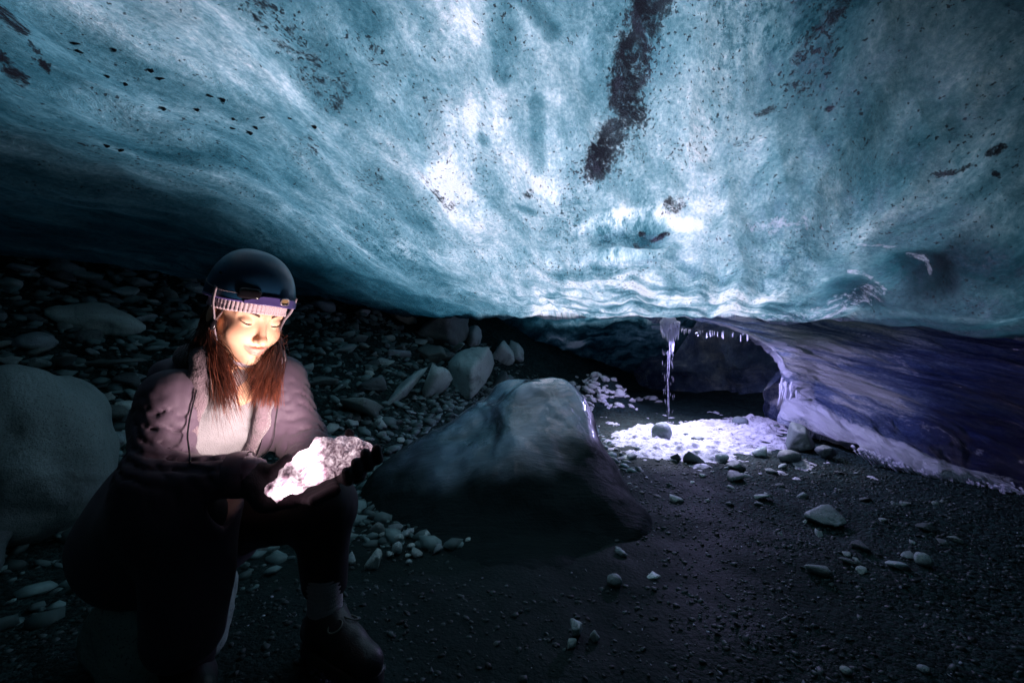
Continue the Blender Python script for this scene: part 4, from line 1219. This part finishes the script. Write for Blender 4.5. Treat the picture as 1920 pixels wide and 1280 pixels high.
def parka_sdf(p):
    d = torso(p, .017)
    op = opening(p)
    arR = s_chain(p, [SHR, ELR, WRR], [.056, .055, .045], .04)
    arR = arR - arm_fold(p, SHR, ELR, .021, 15, 1.0) - arm_fold(p, ELR, WRR, .008, 14, 4.0)
    arL = s_chain(p, [SHL, ELL, WRL], [.066, .060, .046], .04)
    arL = arL - arm_fold(p, SHL, ELL, .010, 15, 2.0) - arm_fold(p, ELL, WRL, .012, 14, 6.0)
    body = d - .008 * perlin(p * [5, 5, 7])
    skirt = s_chain(p, [PEL + [-.04, .02, .0], PEL + np.array([-.10, .05, -.10])], [.16, .13])
    skirt = smin(skirt, s_chain(p, [HIR, KNR + [-.06, .03, .02]], [.14, .112]), .08)
    skirt = smin(skirt, s_chain(p, [KNR + [-.01, .02, -.0], ANR + (KNR - ANR) * .33 + [-.005, 0, 0]], [.100, .088]), .06)
    body = smin(body, skirt - .010 * perlin(p * 7), .09)
    body = smax(body, -op, .012)
    d = smin(body, arR, .035); d = smin(d, arL, .035)
    # hood lying on the back
    d = smin(d, s_chain(p, [NCK - lft * .12 - fwd * .07 + [0, 0, -.02], NCK - fwd * .13 + [0, 0, .0], NCK + lft * .12 - fwd * .07 + [0, 0, -.02]], [.04, .06, .04], .03), .04)
    return d
V, F = surface_nets(parka_sdf, (-1.30, .75, .10), (-.35, 1.6, .99), .0072)
mask = np.linalg.norm(V - WRR, axis=1)
o = part('parka', V, F, None)
o.data.materials.append(M_COAT)
parka = o
# fleece collar and lining along both edges of the opening
def edge(z, s, dl=0.0, df=0.0):
    c0 = np.interp(z, [.3, .6, .85], [-.012, -.008, .0]); w = np.interp(z, [.25, .45, .60, .72, .84, .95], [.035, .050, .066, .066, .060, .075])
    fo = np.interp(z, [.35, .5, .6, .7, .8, .9], [.150, .128, .140, .150, .085, .05])
    return spine(z) + lft * (c0 + s * (w + dl)) + fwd * (fo + df)
def lining_sdf(s):
    zs = [.87, .82, .76, .69, .60, .50]
    pts = [NCK - fwd * .085 + [0, 0, .025], NCK + lft * s * .082 - fwd * .03 + [0, 0, .025]] + [edge(z, s, .012, .006) for z in zs]
    rad = [.028, .028, .024, .023, .020, .015, .013, .012]
    def f(p):
        d = s_chain(p, pts, rad, .02)
        return d + .0036 * (np.abs(perlin(p * 85)) * 2 - .6) + .002 * perlin(p * 30)
    return f
for s in (-1, 1):
    V, F = surface_nets(lining_sdf(s), (-1.05, .95, .42), (-.50, 1.45, .95), .0055)
    part('fleece_lining', V, F, M_FLEECE, parka)
zs = np.linspace(.50, .80, 30)
PV = np.zeros(len(o.data.vertices) * 3)
PV = np.empty(len(parka.data.vertices) * 3, dtype=np.float32); parka.data.vertices.foreach_get('co', PV); PV = PV.reshape(-1, 3) + BASE
def snap_front(p):            # slide a point forward onto the parka's front
    q = PV - p; la = q @ lft; fo = q @ fwd
    k = (np.abs(la) < .012) & (np.abs(q[:, 2]) < .012) & (np.abs(fo) < .16)
    return p + fwd * (fo[k].max() + .001) if k.any() else p
zs = np.linspace(.545, .80, 26)
for s in (-1, 1):
    for dl, rad_, nm, mt in ((.010, .0019, 'zip', M_HOUS), (.046, .0013, 'front_seam', M_TROU)):
        if s < 0 and nm == 'front_seam': continue
        pth = np.array([snap_front(edge(z, s, dl + (.012 if nm == 'zip' else 0))) for z in zs])
        pth = np.array([pth[max(0, k - 2):k + 3].mean(0) for k in range(len(pth))])
        V, F = tube(pth + fwd * .001, rad_, 6); part(nm, V, F, mt, parka)
for a_, b_ in ((ELR, WRR), (ELL, WRL)):
    ax = (b_ - a_) / np.linalg.norm(b_ - a_); cc = b_ - ax * .012 + ax * np.linspace(-.02, .02, 9)[:, None]
    V, F = tube(cc, .0475 + .0025 * np.cos(np.linspace(-1.5, 1.5, 9)), 28); part('cuff', V, F, M_COAT, parka)

# ---- trousers, socks, boots
def trousers_sdf(p):
    d = s_chain(p, [HIL, KNL, ANL + [0, 0, .105]], [.098, .074, .056], .04)
    d = smin(d, s_chain(p, [HIR, KNR, ANR + [0, 0, .055]], [.088, .064, .058], .04), .03)
    d = smin(d, s_cap(p, PEL - lft * .07, PEL + lft * .07, .12), .06)
    return d - .006 * np.abs(perlin(p * [15, 15, 10])) - .005 * perlin(p * 8)
V, F = surface_nets(trousers_sdf, (-1.15, .8, .12), (-.35, 1.5, .66), .0085)
part('trousers', V, F, M_TROU)
def sock(an, kn):
    ax = kn - an; ax /= np.linalg.norm(ax)
    t = np.linspace(-.03, .15, 40); c = an + t[:, None] * ax
    V, F = tube(c, .044 + .006 * smooth(.05, .15, t) + .0010 * np.sin(t * 420) * (t > .02), 24)
    part('sock', V, F, M_SOCK)
sock(ANL, KNL); sock(ANR, KNR)
def boot(an, toe, name='boot'):
    an = np.asarray(an); gz = .065 if an[0] > -.6 else .05
    heel = an.copy(); heel[2] = gz + .045
    dirn = toe - heel; dirn[2] = 0; L = np.linalg.norm(dirn); dirn /= L
    sd = np.array([-dirn[1], dirn[0], 0])
    heel = heel - dirn * .035
    tp = heel + dirn * .245
    def up(p):
        d = s_cap(p, heel + [0, 0, .01], an + [0, 0, .000], .044, .052)
        d = smin(d, s_chain(p, [heel + dirn * .05 + [0, 0, .02], heel + dirn * .13 + [0, 0, .012], tp - dirn * .035], [.048, .044, .039]), .035)
        d = smin(d, s_cap(p, an + dirn * .02 + [0, 0, .0], heel + dirn * .14 + [0, 0, .03], .035, .030), .03)
        d = np.maximum(d, gz + .018 - p[..., 2])
        d = smax(d, -(s_cap(p, an + [0, 0, .03], an + [0, 0, .14], .043, .046)), .006)
        return d - .003 * np.abs(perlin(p * 26))
    V, F = surface_nets(up, np.minimum(heel, tp) - .12, np.maximum(heel, tp) + [.12, .12, .22], .006)
    bt = part(name, V, F, M_BOOT)
    def so(p):
        q = np.stack([(p - heel) @ dirn, (p - heel) @ sd, p[..., 2]], -1)
        lug = .004 * (np.abs(np.sin(q[..., 0] * 130)) > .6)
        d2 = s_chain(np.stack([q[..., 0], q[..., 1], 0 * q[..., 0]], -1), [(0, 0, 0), (.10, 0, 0), (.165, .004, 0), (.205, .004, 0)], [.043, .041, .047, .040])
        return np.maximum(np.maximum(d2, q[..., 2] - gz - .026), gz - .012 + lug - q[..., 2])
    V, F = surface_nets(so, np.minimum(heel, tp) - [.1, .1, .1], np.maximum(heel, tp) + [.1, .1, .06], .005)
    part('sole', V, F, mat_simple('rubber sole', (.03, .03, .032), .6), bt)
    parts = []
    for k in range(6):
        c0 = an + dirn * (.052 + .018 * k) + np.array([0, 0, .020 - .020 * k + (.008 if k > 3 else 0)])
        for s in (-1, 1):
            path = catmull(np.array([c0 - sd * .030 * s - dirn * .010 + [0, 0, -.006], c0 + dirn * .004 + [0, 0, .006], c0 + sd * .030 * s + dirn * .012 + [0, 0, -.016]]), 10)
            parts.append(tube(path, .0024, 6))
    V, F = join_vf(parts); part('laces', V, F, M_LACE, bt)
    parts = []
    for s in (-1, 1):
        c0 = an + dirn * .060 + [0, 0, .028]
        t = np.linspace(0, 2 * math.pi, 22)
        path = c0 + sd * s * (.012 + .028 * (1 - np.cos(t)))[:, None] * .6 + dirn * (.018 * np.sin(t) + .018)[:, None] + np.array([0, 0, 1.]) * (-.008 * (1 - np.cos(t)))[:, None]
        parts.append(tube(path, .0022, 6))
    V, F = join_vf(parts); part('lace_bow', V, F, M_LACE, bt)
boot(ANL, P(690, 1262, 1.12)); boot(ANR, P(372, 1400, .98))

# ---- the ice chunk and the gloved hands
I0, I1 = P(512, 922, .915), P(668, 823, 1.035)
ia = I1 - I0; IL = np.linalg.norm(ia); ia /= IL
iu = np.array([0, 0, 1.]) - ia * ia[2]; iu /= np.linalg.norm(iu); iw = np.cross(ia, iu)
IC = (I0 + I1) / 2
V, F = ICO[5]
nn = np.random.default_rng(61); nrm = nn.normal(size=(15, 3)); nrm /= np.linalg.norm(nrm, axis=1)[:, None]; dd = nn.uniform(.72, 1.0, 15)
rad = 1 / np.power((((np.maximum(V @ nrm.T, .04)) / dd) ** 10).sum(1), .1)
Vl = V * rad[:, None]
Vl = Vl / np.abs(Vl).max(0) * np.array([IL * .58, .041, .045])
Vl[:, 0] = np.sign(Vl[:, 0]) * (np.abs(Vl[:, 0]) / (IL * .58)) ** .85 * IL * .58
Vl[:, 1:] *= (1 + .16 * smooth(.03, -.09, Vl[:, :1]))
Vl += V * (.011 * fbm(Vl * 22, 5) + .006 * np.abs(perlin(Vl * 55)))[:, None]
Vl[:, 2] -= .014 * np.exp(-((Vl[:, 0] - .01) / .15) ** 2) * np.exp(-((Vl[:, 1] + .004) / .005) ** 2) * (Vl[:, 2] > 0)
Vl[:, 2] += -.022 * smooth(-.075, -.105, Vl[:, 0]) * (V[:, 2] < -.2)
VI = IC + Vl[:, :1] * ia + Vl[:, 1:2] * iw + Vl[:, 2:] * iu
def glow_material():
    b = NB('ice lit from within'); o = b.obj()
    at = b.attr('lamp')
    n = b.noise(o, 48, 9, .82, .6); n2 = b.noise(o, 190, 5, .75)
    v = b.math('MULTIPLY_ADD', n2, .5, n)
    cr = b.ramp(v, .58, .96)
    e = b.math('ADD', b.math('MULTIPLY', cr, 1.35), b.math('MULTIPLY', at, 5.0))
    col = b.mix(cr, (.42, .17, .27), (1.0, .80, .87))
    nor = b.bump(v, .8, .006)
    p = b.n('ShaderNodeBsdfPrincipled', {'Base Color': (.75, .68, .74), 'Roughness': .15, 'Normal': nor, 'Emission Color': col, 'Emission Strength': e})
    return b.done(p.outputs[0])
ORG = IC
sw = 1 if iw @ np.array([0, -1, 0]) > 0 else -1
me = mesh_np('ice_chunk', VI - ORG, F)
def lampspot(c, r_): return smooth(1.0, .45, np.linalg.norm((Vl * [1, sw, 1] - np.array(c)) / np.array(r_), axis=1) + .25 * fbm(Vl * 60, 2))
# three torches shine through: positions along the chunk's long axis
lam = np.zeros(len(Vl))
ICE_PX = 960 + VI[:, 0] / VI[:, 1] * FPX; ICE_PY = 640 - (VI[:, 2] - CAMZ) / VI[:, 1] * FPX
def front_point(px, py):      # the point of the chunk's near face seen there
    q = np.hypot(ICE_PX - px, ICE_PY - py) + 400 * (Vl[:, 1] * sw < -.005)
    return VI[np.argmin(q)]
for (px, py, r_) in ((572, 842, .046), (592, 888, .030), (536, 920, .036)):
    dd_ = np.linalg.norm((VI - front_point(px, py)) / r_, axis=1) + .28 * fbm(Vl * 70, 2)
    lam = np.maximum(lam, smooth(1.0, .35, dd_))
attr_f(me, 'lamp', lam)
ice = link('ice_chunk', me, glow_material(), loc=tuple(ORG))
tag(ice, 'glowing pinkish white chunk of clear ice lit from within, held in gloved hands', 'ice chunk')

def finger(base, mid, tip, r0=.0115, r1=.0095):
    return lambda p: s_chain(p, [base, mid, tip], [r0, (r0 + r1) / 2, r1], .004)
def hand_sdf(palm, fingers, wrist, k=.010):
    def f(p):
        d = s_chain(p, palm, [.028, .030, .026], .02)
        d = smin(d, s_cap(p, wrist, palm[0], .030, .030), .02)
        for fg in fingers: d = smin(d, fg(p), k)
        return d - .0012 * perlin(p * 60)
    return f
def LI(a, w, u): return IC + ia * a + iw * w + iu * u
sw = 1 if iw @ np.array([0, -1, 0]) > 0 else -1        # +w*sw is towards the camera
def LW(a, w, u): return LI(a, w * sw, u)
# left hand: comes from behind, palm under the far half, finger tips curl up on the near side
fl = [finger(LW(.030 + .024 * i, .012, -.056), LW(.028 + .025 * i, .050, -.050), LW(.030 + .026 * i, .058, -.016 - .006 * abs(i - 2)), .0125, .0105) for i in range(4)]
th = finger(LW(.075, -.050, -.045), LW(.095, -.056, -.020), LW(.105, -.052, .002), .0135, .011)
hL = hand_sdf([LW(.05, -.075, -.055), LW(.065, -.03, -.060), LW(.06, .010, -.062)], fl + [th], WRL)
lo = np.minimum(WRL, LW(0, 0, 0)) - .16; hi = np.maximum(WRL, LW(.1, 0, 0)) + .12
V, F = surface_nets(hL, lo, hi, .0038); part('glove', V, F, M_GLOVE)
# right hand: under the near half, palm up, thumb along the near top edge
fr = [finger(LW(-.055 + .004 * i, -.040 + .020 * i, -.058), LW(-.02 + .006 * i, -.034 + .020 * i, -.064), LW(.014 - .006 * abs(i - 1), -.028 + .020 * i, -.062), .0125, .0105) for i in range(4)]
th = finger(WRR + (LW(-.07, -.06, -.0) - WRR) * .45 + [0, 0, .016], LW(-.070, -.056, .018), LW(-.035, -.052, .026), .014, .011)
hR = hand_sdf([WRR + (LW(-.10, -.055, -.02) - WRR) * .4, LW(-.10, -.060, -.025), LW(-.065, -.045, -.048)], fr + [th], WRR)
lo = np.minimum(WRR, LW(-.1, 0, 0)) - .12; hi = np.maximum(WRR, LW(0.02, 0, 0)) + .12
V, F = surface_nets(hR, lo, hi, .0038); part('glove', V, F, M_GLOVE)

# the torches' beam, from behind the chunk up to her face
pl = bpy.data.lights.new('torch', 'SPOT'); pl.energy = 13.5; pl.color = (1.0, .75, .73); pl.shadow_soft_size = .045
pl.spot_size = math.radians(112); pl.spot_blend = .55
po = bpy.data.objects.new('torch', pl); COL.objects.link(po); po.location = tuple(LW(-.012, -.052, .072))
tgt = Vector(tuple((H((0, .05, -.06)) * .62 + CHE * .38))) - po.location
po.rotation_euler = tgt.to_track_quat('-Z', 'Y').to_euler()
# ================================================================= light and camera
W_ = bpy.data.worlds.new("World"); SC.world = W_
W_.use_nodes = True
nt = W_.node_tree
sky = nt.nodes.new('ShaderNodeTexSky'); sky.sky_type = 'NISHITA'; sky.sun_disc = False
SUN_EL, SUN_AZ = math.radians(40), math.radians(8)       # azimuth from +Y towards +X
sky.sun_elevation = SUN_EL; sky.sun_rotation = SUN_AZ
nt.links.new(sky.outputs[0], nt.nodes['Background'].inputs['Color'])
nt.nodes['Background'].inputs['Strength'].default_value = 0.12
sl = bpy.data.lights.new('sun', 'SUN'); sl.energy = 7.5; sl.angle = math.radians(15); sl.color = (0.80, 0.80, 1.0)
so = bpy.data.objects.new('sun', sl); COL.objects.link(so)
dirv = Vector((-math.sin(SUN_AZ) * math.cos(SUN_EL), -math.cos(SUN_AZ) * math.cos(SUN_EL), -math.sin(SUN_EL)))
so.rotation_euler = dirv.to_track_quat('-Z', 'Y').to_euler()
so.location = (0, 6, 8)

# lavender lamp tucked behind the icicle cluster
LP_ = P(1306, 622, 4.42)
Vq, Fq = join_vf([tube(LP_ + np.array([[0, 0, -.008], [0, 0, -.006], [0, 0, .014], [0, 0, .018]]), [.001, .014, .013, .001], 16)])
lroot = link('led_lamp', mesh_np('led_lamp', Vq - LP_, Fq), M_HOUS, loc=tuple(LP_))
tag(lroot, 'small lamp hung under the ceiling edge right of the icicle cluster, lighting the snow lavender', 'lamp')
lv, lf = tube(LP_ + np.array([[0, 0, -.0095], [0, 0, -.0085]]), [.0005, .010], 16)
mb = NB('lavender light'); en = mb.n('ShaderNodeEmission', {'Color': (.62, .6, 1.0), 'Strength': 30.0})
link('lens', mesh_np('lens', lv - LP_, lf), mb.done(en.outputs[0]), lroot)
ll = bpy.data.lights.new('lamp', 'SPOT'); ll.energy = 100; ll.color = (.52, .47, 1.0); ll.shadow_soft_size = .03
ll.spot_size = math.radians(172); ll.spot_blend = .25
lo_ = bpy.data.objects.new('lamp', ll); COL.objects.link(lo_); lo_.location = (LP_[0], LP_[1], LP_[2] - .02)
lo_.rotation_euler = Vector((.12, -.12, -.9)).to_track_quat('-Z', 'Y').to_euler()

cam = bpy.data.cameras.new('camera'); cam.lens = 16; cam.sensor_width = 36; cam.clip_start = .05; cam.clip_end = 200
co = bpy.data.objects.new('camera', cam); COL.objects.link(co)
co.location = (0, 0, CAMZ); co.rotation_euler = (math.radians(90), 0, 0)
SC.camera = co
SC.view_settings.view_transform = 'Standard'; SC.view_settings.look = 'None'
SC.view_settings.exposure = 0.0; SC.view_settings.gamma = 1.0
SC.cycles.use_denoising = True
SC.cycles.max_bounces = 8; SC.cycles.diffuse_bounces = 5
SC.cycles.sample_clamp_indirect = 4.0
